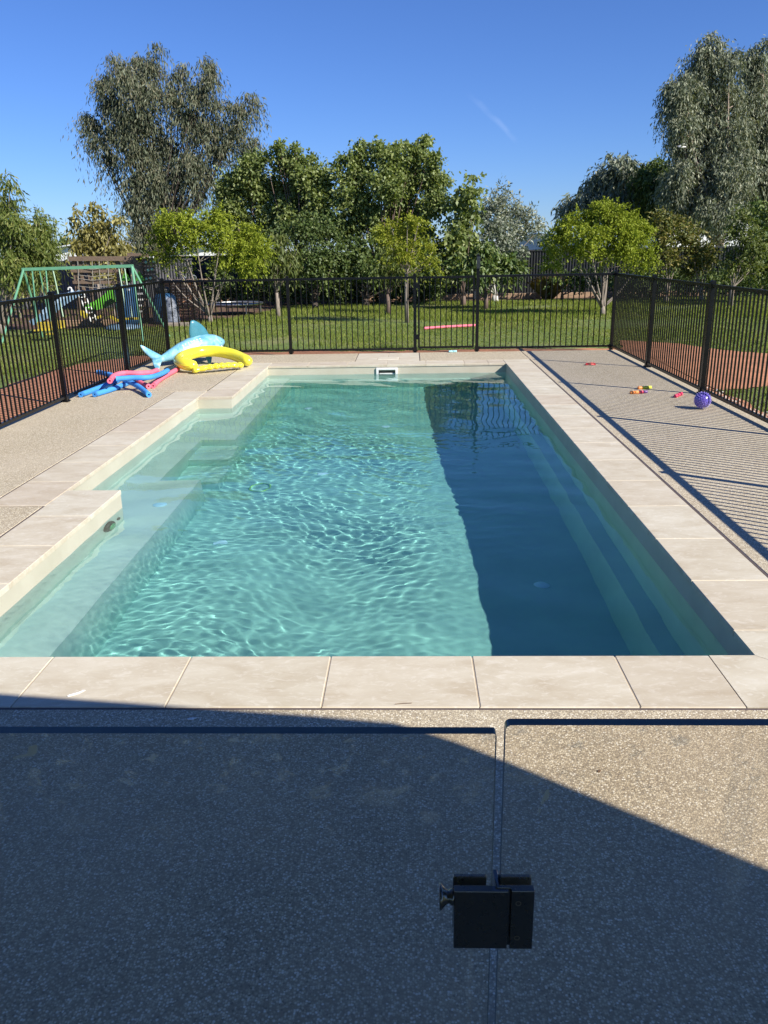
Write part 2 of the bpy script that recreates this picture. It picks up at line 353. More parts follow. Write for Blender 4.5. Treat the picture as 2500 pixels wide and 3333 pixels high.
def jag(poly, n=5, a=.07):
    out = []
    for (x0, y0), (x1, y1) in zip(poly, poly[1:]+poly[:1]):
        for i in range(n):
            t = i/n; j = 0 if (abs(x0-x1) < 1e-6 and abs(x0) < 4.3) or i == 0 else a
            out.append((x0+(x1-x0)*t+rs.uniform(-j, j), y0+(y1-y0)*t+rs.uniform(-j, j)))
    return out
sb = MB(); SP = [jag(p) for p in SOIL]
for q in SP: sb.add([(x, y, GZ+.008+.002*SP.index(q)) for x, y in q], [tuple(range(len(q)))])
sb.build('red_soil_ground', M['soil'], kind='structure')
mul = jag([(-12, 19.7), (-5.6, 19.9), (-5.3, 21.0), (-4.6, 23.2), (-4.0, 26.5), (-1, 28.0), (2, 28.3), (7, 28.5), (12, 28.6), (12, 29.5), (-13, 29.5), (-13, 20)], 6, .2)
MB().add([(x, y, GZ+.006) for x, y in mul], [tuple(range(len(mul)))]).build('garden_bed_ground', M['mulch'], kind='structure')
def inpoly(x, y, poly):
    c = np.zeros(len(x), bool); n = len(poly)
    for i in range(n):
        x0, y0 = poly[i]; x1, y1 = poly[i-1]
        c ^= ((y0 > y) != (y1 > y)) & (x < (x1-x0)*(y-y0)/(y1-y0+1e-12)+x0)
    return c
def grass():
    N = 330000; u1 = rs.rand(N); y = 4.5+ (27.6-4.5)*u1**.8; x = rs.uniform(-.62, .62, N)*(y+3)
    keep = ~((x > -4.3) & (x < 3.5) & (y < 13.72))
    for q in SP: keep &= ~inpoly(x, y, q)
    keep &= ~(inpoly(x, y, mul) & (rs.rand(N) > .06))
    pat = np.sin(x*1.3+np.sin(y*.9)*2)+np.sin(y*1.1+x*.4+1)+rs.normal(0, .5, N); keep &= (pat > -1.25)
    x, y = x[keep], y[keep]; n = len(x); far = (y > 20)
    h = rs.uniform(.018, .055, n)*np.where(far, 1.7, 1.)*(1+.5*np.sin(x*.8)*np.sin(y*.7)); w = rs.uniform(.004, .008, n)*np.where(far, 1.8, 1.2); a = rs.uniform(0, 6.283, n); l = rs.normal(0, .02, (n, 2))
    V = np.zeros((n, 3, 3)); V[:, 0] = np.stack([x-np.cos(a)*w, y-np.sin(a)*w, np.full(n, GZ)], 1); V[:, 1] = np.stack([x+np.cos(a)*w, y+np.sin(a)*w, np.full(n, GZ)], 1)
    V[:, 2] = np.stack([x+l[:, 0], y+l[:, 1], GZ+h], 1)
    npmesh('grass', V.reshape(-1, 3), np.arange(n*3).reshape(n, 3), m_leaf('grass_blades', (.15, .21, .028), (.24, .30, .055), (.40, .41, .12), .5, .03), kind='stuff')
grass()
# ------------------------------------------------------------------ pool
pool = empty('swimming_pool', (0, 7.6, 0), 'rectangular in-ground pool with cream travertine coping and a beige moulded shell', 'swimming pool')
def zf(y): return float(np.interp(y, [4.6, 6.2, 8.0, 11.0], [-1.02, -1.05, -1.155, -1.234]))
sh = MB(); g = .012
def quad(a, b, c, e): sh.add([a, b, c, e], [(0, 1, 2, 3)])
ys = [YN-g, 4.6, 6.2, 8.0, S2, 11.0, YF+g]
ZL = -.45
xr = XR+g; xl = XL-g; xb = XB-g
for y0, y1 in zip(ys, ys[1:]):
    f0, f1 = zf(y0), zf(y1)
    quad((xr, y0, -.03), (xr, y1, -.03), (xr-.03, y1, -.70), (xr-.03, y0, -.70))
    quad((xr-.03, y0, -.70), (xr-.03, y1, -.70), (xr-.15, y1, -.72), (xr-.15, y0, -.72))
    quad((xr-.15, y0, -.72), (xr-.15, y1, -.72), (1.24, y1, f1), (1.24, y0, f0))
    quad((1.24, y0, f0), (1.24, y1, f1), (-2.3, y1, f1), (-2.3, y0, f0))
quad((xl, YN-g, -.03), (xl, S1+g, -.03), (xl, S1+g, -1.4), (xl, YN-g, -1.4))
quad((xl, S1+g, -.03), (xb, S1+g, -.03), (xb, S1+g, -1.4), (xl, S1+g, -1.4))
quad((xb, S1+g, -.03), (xb, S2-g, -.03), (xb, S2-g, -1.9), (xb, S1+g, -1.9))
quad((xb, S2-g, -.03), (xl, S2-g, -.03), (xl, S2-g, -1.9), (xb, S2-g, -1.9))
quad((xl, S2-g, -.03), (xl, YF+g, -.03), (xl, YF+g, -1.9), (xl, S2-g, -1.9))
quad((xl, YN-g, -.03), (xr, YN-g, -.03), (xr, YN-g, -1.9), (xl, YN-g, -1.9))
kx0, kx1, kz0, kz1 = -.468, -.212, -.195, -.075     # skimmer mouth
yf = YF+g
quad((xl, yf, -.03), (kx0, yf, -.03), (kx0, yf, -1.9), (xl, yf, -1.9)); quad((kx1, yf, -.03), (xr, yf, -.03), (xr, yf, -1.9), (kx1, yf, -1.9))
quad((kx0, yf, -.03), (kx1, yf, -.03), (kx1, yf, kz1), (kx0, yf, kz1)); quad((kx0, yf, kz0), (kx1, yf, kz0), (kx1, yf, -1.9), (kx0, yf, -1.9))
def block(x0, x1, y0, y1, z1, tx=0.0, z0=-1.95): # ledge with a battered right-hand face
    sh.add([(x0,y0,z0),(x1+tx,y0,z0),(x1+tx,y1,z0),(x0,y1,z0),(x0,y0,z1),(x1,y0,z1),(x1,y1,z1),(x0,y1,z1)], [(4,5,6,7),(0,1,5,4),(1,2,6,5),(2,3,7,6)])
block(xb-.01, -2.2, S1-.02, S2, ZL, .0)
block(-2.2, -1.84, YN-g, 6.72, ZL+.001, .07)
block(-2.2, -1.84, 8.22, YF+g, ZL+.001, .07)
block(-2.2, -1.80, 7.66, 8.22, -.70, .05); block(-2.2, -1.78, 7.1, 7.66, -.92, .04)
block(-1.84, XR, YF-.10, YF+g, -.62, 0)
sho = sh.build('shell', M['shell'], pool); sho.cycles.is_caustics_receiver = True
# skimmer
sk = MB()
for a in ((-.503, kx0, -.235, -.045), (kx1, -.177, -.235, -.045)): sk.box(a[0], a[1], YF-.012, YF+.03, a[2], a[3], .0)
sk.box(kx0, kx1, YF-.012, YF+.03, -.075, -.045); sk.box(kx0, kx1, YF-.012, YF+.03, -.235, kz0)
sko = sk.build('skimmer_frame', M['whiteplastic'], pool)
sko.cycles.is_caustics_receiver = True; pl_fix = True
kb = MB(); kb.add([(kx0,YF,kz0),(kx1,YF,kz0),(kx1,YF+.4,kz0),(kx0,YF+.4,kz0),(kx0,YF,kz1),(kx1,YF,kz1),(kx1,YF+.4,kz1),(kx0,YF+.4,kz1)], [(0,1,2,3),(7,6,5,4),(0,3,7,4),(1,5,6,2),(3,2,6,7)])
kb.build('skimmer_throat', M['dark'], sko)
MB().box(kx0+.01, kx1-.01, YF+.02, YF+.035, kz0, -.128).build('weir_flap', M['whiteplastic'], sko)
# pool light on the near left wall
rotx = Matrix.Rotation(R_(90), 3, 'Y')
pl = MB().lathe((XL-.012, 5.35, -.265), [(.085, 0), (.085, .02), (.072, .032), (.055, .034)], 24, rotx).build('light_rim', M['dark'], pool, True)
pl.cycles.is_caustics_receiver = True
MB().lathe((XL+.018, 5.35, -.265), [(.055, 0), (.05, .012), (.02, .02)], 20, rotx).build('light_lens', simple('green_lens', (.08, .35, .17), .15), pl, True).cycles.is_caustics_receiver = True
MB().lathe((XL-.012, 5.55, -.30), [(.022, 0), (.022, .012), (.012, .014)], 16, rotx).build('return_jet', M['dark'], pool).cycles.is_caustics_receiver = True
for x, y, z in ((-1.99, 6.03, ZL), (-1.36, 10.7, zf(10.7)), (-.86, 7.6, zf(7.6)), (-1.47, 5.75, zf(5.75)), (.88, 5.0, zf(5.0)), (-.3, 9.6, zf(9.6))):
    MB().lathe((x, y, z), [(.055, 0), (.055, .008), (.03, .018), (.012, .019)], 20).build('floor_nozzle', M['nozzle'], pool).cycles.is_caustics_receiver = True
JT.build('expansion_joint', M['joint'], pool)
# coping
cop = MB(); gp = .0038; zt, zb_ = 0.0, -.032
def pav(x0, x1, y0, y1): cop.box(x0+gp/2, x1-gp/2, y0+gp/2, y1-gp/2, zb_, zt, .0035)
xs = [XLo-.05, -2.165, -1.56, -.954, -.348, .258, .864, 1.262]
xs[0] = -2.557
for a, b in zip(xs, xs[1:]): pav(a, b, YNo, YN)
# mitred near right corner
for q in ([(1.262+gp/2, YNo+gp/2), (XRo-gp, YNo+gp/2), (XR, YN-gp*.4), (1.262+gp/2, YN-gp/2)], [(XRo-gp/2, YNo+gp), (XRo-gp/2, 3.325-gp/2), (XR+gp/2, 3.325-gp/2), (XR+gp/2, YN)]): cop.prism(q, zb_, zt)
yy = [3.325, 3.898, 4.533, 5.169, 5.79, 6.40, 7.02, 7.63, 8.24, 8.85, 9.46, 10.07, 10.68, 11.29, 11.9, YF]
for a, b in zip(yy, yy[1:]): pav(XR, XRo, a, b)
xf = [XL, -1.55, -.947, -.342, .251, .837, 1.2, XR]
for a, b in zip(xf, xf[1:]): pav(a, b, YF, YFo)
pav(XR, XRo, YF, YFo)
ya = [YN, 3.32, 3.9, 4.48, 5.05, S1]
for a, b in zip(ya, ya[1:]): pav(XLo, XL, a, b)
yb = [S1-.375, 5.9, 6.5, 7.1, 7.7, 8.3, 8.9, 9.5, S2+.44]
for a, b in zip(yb, yb[1:]): pav(XBo, XB, a, b)
pav(XB, XL, S2, 10.2); 
yc = [10.2, 10.8, 11.4, 12.0, YFo]
for a, b in zip(yc, yc[1:]): pav(XLo, XL, a, b)
for a, b in ((-.85, -.342), (-.342, .16)):
    pav(a, b, YFo+.008, 12.84); pav(a, b, 13.12, 13.70)
pav(-.85, -.51, 12.84, 13.12); pav(-.165, .16, 12.84, 13.12)
cop.build('coping', M['trav'], pool)
MB().box(-.505, -.17, 12.845, 13.115, -.03, .003, .004).build('skimmer_lid', m_travertine('lid_stone', 1.12), pool)
gr = MB()
for x0, x1, y0, y1 in ((XLo+.01, XRo-.01, YNo+.01, YN-.012), (XR+.012, XRo-.01, YN, YFo-.01), (XLo+.01, XR, YF+.013, YFo-.01), (XLo+.01, XL-.013, YN, S1-.012), (XBo+.01, XB-.013, S1-.36, S2+.42), (XB-.013, XL-.013, S2+.013, YF+.02), (-.84, .15, YFo, 13.69)):
    gr.box(x0, x1, y0, y1, -.10, -.0030-.0002*len(gr.v)/8)
gr.build('grout_bed', M['grout'], pool)
# water: closed body, rippled top
def water():
    dx = .0125; x0, x1, y0, y1 = XB-.02, XR+g+.006, YN-g-.006, YF+g+.008
    nx = int((x1-x0)/dx)+1; ny = int((y1-y0)/dx)+1
    X, Y = np.meshgrid(np.linspace(x0, x1, nx), np.linspace(y0, y1, ny)); r = np.random.RandomState(11); Z = np.zeros_like(X); Zs = np.zeros_like(X)
    wx = X+.12*np.sin(1.9*Y+.7)+.05*np.sin(4.3*Y+X*2); wy = Y+.10*np.sin(2.3*X+1.1)+.06*np.sin(5.1*X-Y)
    for i in range(80):
        lam = .046*(3.6**r.rand()); k = 2*math.pi/lam; th = r.normal(1.15, .75); ph = r.rand()*6.283
        a = .0098/k*(lam/.2)**.30
        env = .5+.5*np.sin(r.uniform(.6, 2.2)*X+r.uniform(.6, 2.2)*Y+r.rand()*6.28)
        Z += a*env*np.sin(k*(math.cos(th)*wx+math.sin(th)*wy)+ph)
    for i in range(14):
        lam = .35*(3.**r.rand()); k = 2*math.pi/lam; th = r.normal(1.3, .5)
        Zs += .009/k*np.sin(k*(math.cos(th)*wx+math.sin(th)*wy)+r.rand()*6.28)
    st = lambda v, a, b: np.clip((v-a)/(b-a), 0, 1)**2*(3-2*np.clip((v-a)/(b-a), 0, 1))
    act = 1-.65*st(X, .45, .9)*(1-st(Y, 9.5, 11)); act *= 1-.62*st(Y, 8.2, 10.2); act *= .30+.70*st(X, -1.95, -1.2)
    pt = np.sin(1.7*X+1.1*Y+.9*np.sin(1.3*Y))+np.sin(2.6*Y-1.2*X+1.3*np.sin(1.9*X))*.8+np.sin(3.9*X+2.2*Y+2)*.5; act *= np.clip(.82+.22*pt, .30, 1.25)
    Z = ZW+WAVE*Z*act+Zs*.55
    V = np.stack([X.ravel(), Y.ravel(), Z.ravel()], 1); idx = np.arange(nx*ny).reshape(ny, nx)
    F = np.stack([idx[:-1, :-1].ravel(), idx[:-1, 1:].ravel(), idx[1:, 1:].ravel(), idx[1:, :-1].ravel()], 1)
    o = npmesh('water', V, F, M['water'], None, True, kind='structure'); o.cycles.is_caustics_caster = True
WAVE = 0.56
water()
# ------------------------------------------------------------------ pool fence
def add_post(par, x, y, h=1.25, gate=False):
    p = MB(); p.box(x-.025, x+.025, y-.025, y+.025, -.03 if y > 13.7 else .0, h)
    po = p.build('post', M['black'], par)
    c = MB(); c.box(x-.029, x+.029, y-.029, y+.029, h-.004, h+.010, .002); c.box(x-.022, x+.022, y-.022, y+.022, h+.010, h+.022, .006)
    c.build('post_cap', M['black'], po)
    f = MB(); f.box(x-.045, x+.045, y-.045, y+.045, .0 if y < 13.7 else -.03, .012 if y < 13.7 else -.015, .003); f.box(x-.031, x+.031, y-.031, y+.031, .012, .085)
    for i, j in ((-1, -1), (1, 1), (1, -1), (-1, 1)): f.box(x+i*.036-.006, x+i*.036+.006, y+j*.036-.006, y+j*.036+.006, .01, .02)
    f.build('base_flange', M['black'], po)
    return po
def add_panel(par, a, b, z0=.055, z1=1.205, gate=False, rh=.035):
    a, b = Vector((*a, 0)), Vector((*b, 0)); d = (b-a); L = d.length; d.normalize(); a2 = a+d*.03; b2 = b-d*.03; L2 = L-.06
    n = max(1, round(L2/.0925)); pk = MB()
    for i in range(1 if not gate else 0, n if not gate else n+1):
        q = a2+d*L2*i/n; pk.bar(q+Vector((0, 0, z0)), q+Vector((0, 0, z1)), .0155 if not (gate and i in (0, n)) else .03)
    pan = pk.build('gate_panel' if gate else 'fence_panel', M['black'], par)
    for z, nm in ((z0, 'bottom_rail'), (z1+.01, 'top_rail')):
        r = MB(); r.bar(a2+Vector((0, 0, z)), b2+Vector((0, 0, z)), .038, rh if nm == 'top_rail' else .03); r.build(nm, M['black'], pan)
        if not gate:
            for e, s_ in ((a2, 1), (b2, -1)): MB().bar(e-d*s_*.006+Vector((0, 0, z)), e+d*s_*.022+Vector((0, 0, z)), .044, .042).build('rail_bracket', M['black'], pan)
    return pan
fl = empty('pool_fence', (FX_L, 10, 0), 'black tubular pool fence running along the left side beside the pool noodles', 'fence')
yl = [2.75, 4.95, 7.15, 9.418, 11.678]
for q in yl: add_post(fl, FX_L, q)
for q, w in zip(yl, yl[1:]+[FY]): add_panel(fl, (FX_L, q), (FX_L, w))
fb = empty('pool_fence', (-1, FY, 0), 'black tubular pool fence across the far end, left of the gate', 'fence')
for q in (FX_L, -2.014, .0985): add_post(fb, q, FY)
add_panel(fb, (FX_L, FY), (-2.014, FY)); add_panel(fb, (-2.014, FY), (.0985, FY))
gate = empty('pool_gate', (.62, FY, 0), 'black tubular gate in the far fence beside the tall latch post', 'gate')
add_panel(gate, (.135, FY), (1.105, FY), gate=True, z0=.075, z1=1.20)
for z in (.25, 1.08): MB().box(.122, .150, FY-.03, FY+.03, z-.04, z+.04, .004).build('hinge', M['black'], gate)
f2 = empty('pool_fence', (2.3, FY, 0), 'black tubular pool fence across the far end, right of the tall gate post', 'fence')
add_post(f2, 1.1408, FY, 1.535); add_post(f2, FX_R, FY); add_panel(f2, (1.1408, FY), (FX_R, FY))
MB().box(1.075, 1.112, FY-.045, FY-.02, .86, .98, .004).build('latch_striker', M['latch'], f2); lt = MB(); lt.box(1.112, 1.17, FY-.05, FY-.026, 1.34, 1.53, .006); lt.build('gate_latch', M['latch'], f2)
MB().tube([(1.141, FY, 1.55), (1.141, FY, 1.575)], .012, 10).build('latch_knob', M['latch'], f2)
f3 = empty('pool_fence', (FX_R, 9, 0), 'black tubular pool fence along the right side beside the purple ball', 'fence')
yr = [.65, 2.85, 5.02, 7.18, 9.407, 11.641]
for q in yr: add_post(f3, FX_R, q)
for q, w in zip(yr, yr[1:]+[FY]): add_panel(f3, (FX_R, q), (FX_R, w))
# ------------------------------------------------------------------ glass gate and panel
def pane(par, x0, x1, ztop, y0, y1, rnd_left, rnd_right):
    pts = []; r = .0035 if rnd_right else .006
    def arc(cx, cz, a0, a1): return [(cx+r*math.cos(R_(a0+(a1-a0)*i/6)), cz+r*math.sin(R_(a0+(a1-a0)*i/6))) for i in range(7)]
    pts = [(x0, .06), (x1, .06)] + (arc(x1-r, ztop-r, 0, 90) if rnd_right else [(x1, ztop)]) + (arc(x0+r, ztop-r, 90, 180) if rnd_left else [(x0, ztop)])
    n = len(pts); e = .0012
    g1 = MB().add([(x, y0, z) for x, z in pts], [tuple(range(n))]); g1.add([(x, y1, z) for x, z in pts], [tuple(range(n))[::-1]])
    go = g1.build('glass_pane', M['glass'], par)
    ed = MB(); V = [(x, y0, z) for x, z in pts]+[(x, y1, z) for x, z in pts]
    ed.add(V, [(i, (i+1) % n, n+(i+1) % n, n+i) for i in range(n)]); ed.build('polished_edge', M['edge2'], go); return go
t = NT('polished_glass_edge'); t.b.inputs['Base Color'].default_value = (.02, .05, .05, 1); t.b.inputs['Roughness'].default_value = .2
t.set(t.b, 'Base Color', t.ramp(t.noise(30, 3), [(.3, (.015, .04, .045)), (.7, (.03, .07, .07))])); M['edge2'] = t.m
gg = empty('glass_gate', (-.3, .706, 0), 'frameless clear glass gate on the left carrying the black latch', 'gate')
pane(gg, -.92, .085, 1.199, .700, .712, False, True)
gp_ = empty('glass_fence_panel', (.8, .706, 0), 'frameless clear glass fence panel to the right of the latch', 'fence panel')
pane(gp_, .0938, 1.6, 1.209, .700, .712, True, False)
for x in (.35, 1.3): MB().box(x-.025, x+.025, .68, .732, 0, .12, .005).build('spigot', M['steel'], gp_)
for z in (.25, .95): MB().box(-.96, -.87, .692, .72, z-.035, z+.035, .004).build('hinge', M['latch'], gg)
# latch body: clamps both faces of the gate glass
lb = MB(); lb.prism([(.0434, .6994), (.0434, .690), (.1015, .690), (.1015, .6943), (.0885, .6943), (.0885, .6994)], .933, 1.011)
lbo = lb.build('latch_body', M['latch'], gg)
lbo.modifiers.new('bevel', 'BEVEL').width = .0009; lbo.modifiers['bevel'].segments = 2
MB().box(.0436, .080, .7124, .718, .940, 1.0095, .001).build('latch_back_plate', M['latch'], lbo)
ry = Matrix.Rotation(R_(-90), 3, 'Y')
MB().lathe((.0434, .6955, .9985), [(.0085, 0), (.0085, .003), (.0065, .005), (.0075, .008), (.011, .0115), (.0135, .0135), (.0135, .0155)], 24, ry).build('release_knob', M['latch'], lbo, True)
ks = MB(); ks.prism([(.1045, .690), (.1292, .690), (.1292, .6994), (.0925, .6994), (.0925, .722), (.0872, .722), (.0892, .6950), (.1045, .6950)], .933, 1.0118)
kso = ks.build('latch_keeper', M['latch'], gp_); kso.modifiers.new('bevel', 'BEVEL').width = .0008; kso.modifiers['bevel'].segments = 2
MB().box(.0928, .1288, .7124, .718, .940, 1.0095, .001).build('keeper_back_plate', M['latch'], kso)
for z in (.9485, .9955): MB().lathe((.1122, .6901, z), [(.0032, -.0006), (.0032, .0004), (.0022, .0004), (.0018, -.001)], 16, Matrix.Rotation(R_(90), 3, 'X')).build('screw', M['screw'], kso)
# dried droppings on the glass
def splat(pts, y, t_=.0008): return MB().plate([(x, y, z) for x, z in pts], (0, 1, 0), t_)
ms = simple('dried_white', (.42, .44, .45), .9)
ra = random.Random(5)
def blob(cx, cz, rx, rz, tilt, n=14, j=.35):
    o = []
    for i in range(n):
        a = 2*math.pi*i/n; q = 1+ra.uniform(-j, j); x, z = rx*q*math.cos(a), rz*q*math.sin(a); o.append((cx+x*math.cos(tilt)-z*math.sin(tilt), cz+x*math.sin(tilt)+z*math.cos(tilt)))
    return o
def gl_pt(px, py): q = at(px, py, .6992); return (q[0], q[2])
gpo = [c for c in gp_.children if c.name.startswith('glass_pane')][0]; ggo = [c for c in gg.children if c.name.startswith('glass_pane')][0]
def stain(par, outline, m): splat([gl_pt(*q) for q in outline], .6992, .0004).build('dried_splash', m, par)
stain(gpo, [(1180,1707),(1185,1703),(1187,1709),(1184,1722),(1180,1730),(1176,1728),(1171,1738),(1167,1737),(1171,1728),(1173,1718)], ms)
stain(gpo, [(1165,1745),(1169,1742),(1168,1752),(1164,1758),(1162,1755)], ms)
stain(ggo, [(62,1612),(80,1607),(82,1618),(78,1628),(68,1633),(45,1636),(28,1640),(30,1636),(50,1630),(60,1626)], ms)
# ------------------------------------------------------------------ small litter on the deck
def litter(name, x, y, size, m, label, cat, z=.0, n=11, seed=1, asp=.4, rot=.6, group=None):
    rr = random.Random(seed); pts = []
    for i in range(n):
        a = 2*math.pi*i/n; q = size*(1+rr.uniform(-.35, .35)); u_, v_ = q*math.cos(a), q*asp*math.sin(a); pts.append((x+u_*math.cos(rot)-v_*math.sin(rot), y+u_*math.sin(rot)+v_*math.cos(rot)))
    k = len(pts); b = MB(); c = (x, y, z+.004); b.add([(px, py, z+.0015+rr.uniform(0, .003)) for px, py in pts]+[(px, py, z+.0003) for px, py in pts]+[c], [(i, (i+1) % k, 2*k) for i in range(k)]+[(k+i, k+(i+1) % k, (i+1) % k, i) for i in range(k)])
    return b.build(name, m, label=label, cat=cat, group=group)
wp = simple('white_scrap', (.70, .70, .68), .8); lf = simple('dry_leaf', (.16, .09, .04), .8)
litter('torn_paper', -1.34, 2.78, .030, wp, 'small torn white scrap lying on the near coping, left side', 'scrap', 0, seed=2, asp=.22, rot=.75)
litter('torn_paper', -.83, 2.60, .014, wp, 'tiny white scrap on the deck strip just in front of the near coping', 'scrap', 0, seed=6, asp=.5, rot=.1)
litter('dry_leaf', .62, 2.29, .008, lf, 'small dark dry leaf on the sunlit deck right of the glass gap', 'leaf', 0, seed=12, asp=.6)
tw = MB(); tw.tube([(-.065, 2.70, .003), (-.03, 2.705, .004), (.0, 2.708, .003)], .0011, 5); tw.build('dry_twig', lf, label='thin dry twig lying on the near coping paver in front of the pool', cat='twig')

# ------------------------------------------------------------------ noodles
def cat_rom(pts, n=6):
    P = [Vector(p) for p in pts]; P = [P[0]*2-P[1]]+P+[P[-1]*2-P[-2]]; out = []
    for i in range(1, len(P)-2):
        for k in range(n):
            t_ = k/n; a, b, c, e = P[i-1:i+3]
            out.append(.5*((2*b)+(c-a)*t_+(2*a-5*b+4*c-e)*t_*t_+(3*b-a-3*c+e)*t_**3))
    return out+[P[-2]]
nm = {'blue': simple('blue_foam', (.055, .29, .72), .75, 0, .08, 20, .25), 'pink': simple('pink_foam', (.78, .16, .23), .75, 0, .08, 20, .25)}
nd = {'blue': simple('dark_blue_core', (.015, .09, .30), .9), 'pink': simple('dark_pink_core', (.35, .02, .05), .9)}
def gpt(a, b, z):   # a, b: spot in a 2x crop of the photograph whose corner is (0, 900)
    px, py = a/2, 900+b/2; d = cF + cR*(px-1250)/FPX - cU*(py-1666.5)/FPX; q = CAM+d*(z-CAM[2])/d[2]; return Vector(q)
def noodle(pts, colr, label, r=.0335, group='foam pool noodles heaped by the left fence'):
    pp = cat_rom(pts, 7); n = 16; k = len(pp)
    root = None; b = MB(); b.tube(pp, r, n, cap=False)
    # annular ends
    for end, i0 in ((0, 0), (k-1, (k-1)*n)):
        c = pp[end]; tdir = (pp[1]-pp[0]).normalized()*(1 if end == 0 else -1) if end == 0 else (pp[-2]-pp[-1]).normalized()
        base = len(b.v)
        ringv = [Vector(b.v[i0+j]) for j in range(n)]
        b.v += [tuple(c+(q-c)*.36) for q in ringv]+[tuple(c+(q-c)*.36+tdir*.03) for q in ringv]
        b.f += [(i0+j, i0+(j+1) % n, base+(j+1) % n, base+j) for j in range(n)]+[(base+j, base+(j+1) % n, base+n+(j+1) % n, base+n+j) for j in range(n)]
    o = b.build('pool_noodle', nm[colr], None, False, label=label, cat='pool noodle', group=group)
    me = o.data; me.polygons.foreach_set('use_smooth', [i < (k-1)*n for i in range(len(me.polygons))])
    cr_ = MB()
    for end in (0, k-1):
        c = pp[end]; tdir = (pp[1]-pp[0]).normalized() if end == 0 else (pp[-2]-pp[-1]).normalized(); cr_.tube([c+tdir*.028, c+tdir*.05], r*.37, 10)
    cr_.build('hollow_core', nd[colr], o)
    return o
z0, z1, z2 = .034, .104, .172
noodle([gpt(525, 770, z0), gpt(640, 728, z0), gpt(745, 688, z0), gpt(800, 655, z0), gpt(850, 640, z0)], 'blue', 'blue foam noodle whose cut end lies furthest left, nearest the fence post')
noodle([gpt(615, 768, z0), gpt(725, 735, z0), gpt(815, 700, z0), gpt(880, 665, z0), gpt(950, 645, z0)], 'blue', 'straight blue foam noodle second from the left along the front of the heap')
noodle([gpt(640, 622, z1), gpt(735, 645, z1), gpt(825, 678, z1*.95), gpt(900, 715, z1*.6), gpt(970, 770, z0)], 'blue', 'curved blue foam noodle sweeping to the front right end of the heap')
noodle([gpt(755, 666, z2), gpt(850, 660, z2), gpt(970, 656, z2*.95), gpt(1040, 637, z1*1.2), gpt(1092, 612, z1)], 'blue', 'blue foam noodle lying on top across the middle of the heap')
noodle([gpt(715, 680, z2), gpt(742, 648, z2*1.02), gpt(800, 630, z2*1.03), gpt(900, 630, z2*.98), gpt(975, 626, z2*.9)], 'pink', 'pink foam noodle bent over the top left of the heap')
noodle([gpt(1025, 610, z1), gpt(960, 634, z1), gpt(880, 655, z1*.95), gpt(800, 668, z1)], 'pink', 'pink foam noodle whose end points back right behind the top blue one')
noodle([gpt(967, 715, z0), gpt(915, 692, z0), gpt(860, 655, z0), gpt(820, 620, z0)], 'pink', 'pink foam noodle poking out below the heap, left of two close pink ends')
noodle([gpt(997, 712, z0), gpt(1035, 675, z0), gpt(1090, 640, z0), gpt(1158, 603, z0)], 'pink', 'pink foam noodle lying apart at the right edge of the heap')
noodle([(.33, 18.25, -.02), (.9, 18.50, -.015), (1.52, 18.72, -.015)], 'pink', 'pink foam noodle alone on the lawn behind the gate', .030, None)

# ------------------------------------------------------------------ inflatables
def skinmesh(sections, n=20):
    b = MB(); V = []
    for c, ax, u_, v_, ru, rv in sections:
        V += [Vector(c)+Vector(u_)*ru*math.cos(2*math.pi*j/n)+Vector(v_)*rv*math.sin(2*math.pi*j/n) for j in range(n)]
    k = len(sections); F = [(i*n+j, i*n+(j+1) % n, (i+1)*n+(j+1) % n, (i+1)*n+j) for i in range(k-1) for j in range(n)]
    F += [tuple(range(n))[::-1], tuple((k-1)*n+j for j in range(n))]; return b.add(V, F)
def m_shark():
    t = NT('shark_vinyl'); co = t.coord(); sx = t.n('ShaderNodeSeparateXYZ'); t.t.links.new(co, sx.inputs[0])
    base = t.ramp(t.noise(5, 4, .6, co, .8), [(.32, (.10, .31, .42)), (.48, (.20, .46, .60)), (.60, (.34, .60, .74)), (.70, (.66, .79, .88))])
    t.set(t.b, 'Base Color', base); t.b.inputs['Roughness'].default_value = .22; t.b.inputs['Coat Weight'].default_value = .4
    t.bump(t.noise(9, 3), .25, .01); return t.m
shark = empty('inflatable_shark', (-3.4, 12.9, 0), 'pale blue inflatable shark with tall teal fin against the far left fence corner', 'pool float')
T0 = Vector((-3.86, 12.34, .12)); T1 = Vector((-3.0, 13.18, .31)); ax = (T1-T0).normalized(); side = ax.cross(Vector((0, 0, 1))).normalized(); upv = side.cross(ax)
Ls = (T1-T0).length
prof = [(0, .018, .035), (.06, .05, .06), (.18, .10, .10), (.32, .155, .145), (.48, .195, .18), (.62, .21, .195), (.75, .20, .185), (.86, .165, .15), (.94, .105, .095), (.985, .05, .045), (1.0, .012, .012)]
secs = [(T0+ax*Ls*t_+Vector((0, 0, .045*math.sin(t_*3.1)-.02)), ax, side, upv, a*.82, b_*.87) for t_, a, b_ in prof]
skinmesh(secs, 24).build('body', m_shark(), shark, True)
def finmesh(base, tip, chord, thick, lean, n=9, N=16):
    base, tip = Vector(base), Vector(tip); d = (tip-base); out = []
    for i in range(n):
        t_ = i/(n-1); w = chord*(1-t_)**.62*(1-.12*t_) + .012; c = base+d*t_+Vector(lean)*math.sin(t_*math.pi*.5)*t_
        out.append((c, d, ax, side, w/2, max(.008, thick*(1-t_)**.6)))
    return skinmesh(out, N)
teal = simple('teal_fin_vinyl', (.055, .215, .27), .28, 0, .15, 5, 0, .3)
fs = []
for i in range(12):
    t_ = i/11; l_ = -.035*math.sin(t_*math.pi)+.02*t_; r_ = l_+.055+.29*(1-t_**2.5); c = T0+ax*(Ls*.50+(l_+r_)/2)+Vector((0, 0, .10+.335*t_)); fs.append((c, None, ax, side, (r_-l_)/2, .045*(1-t_)**.55+.008))
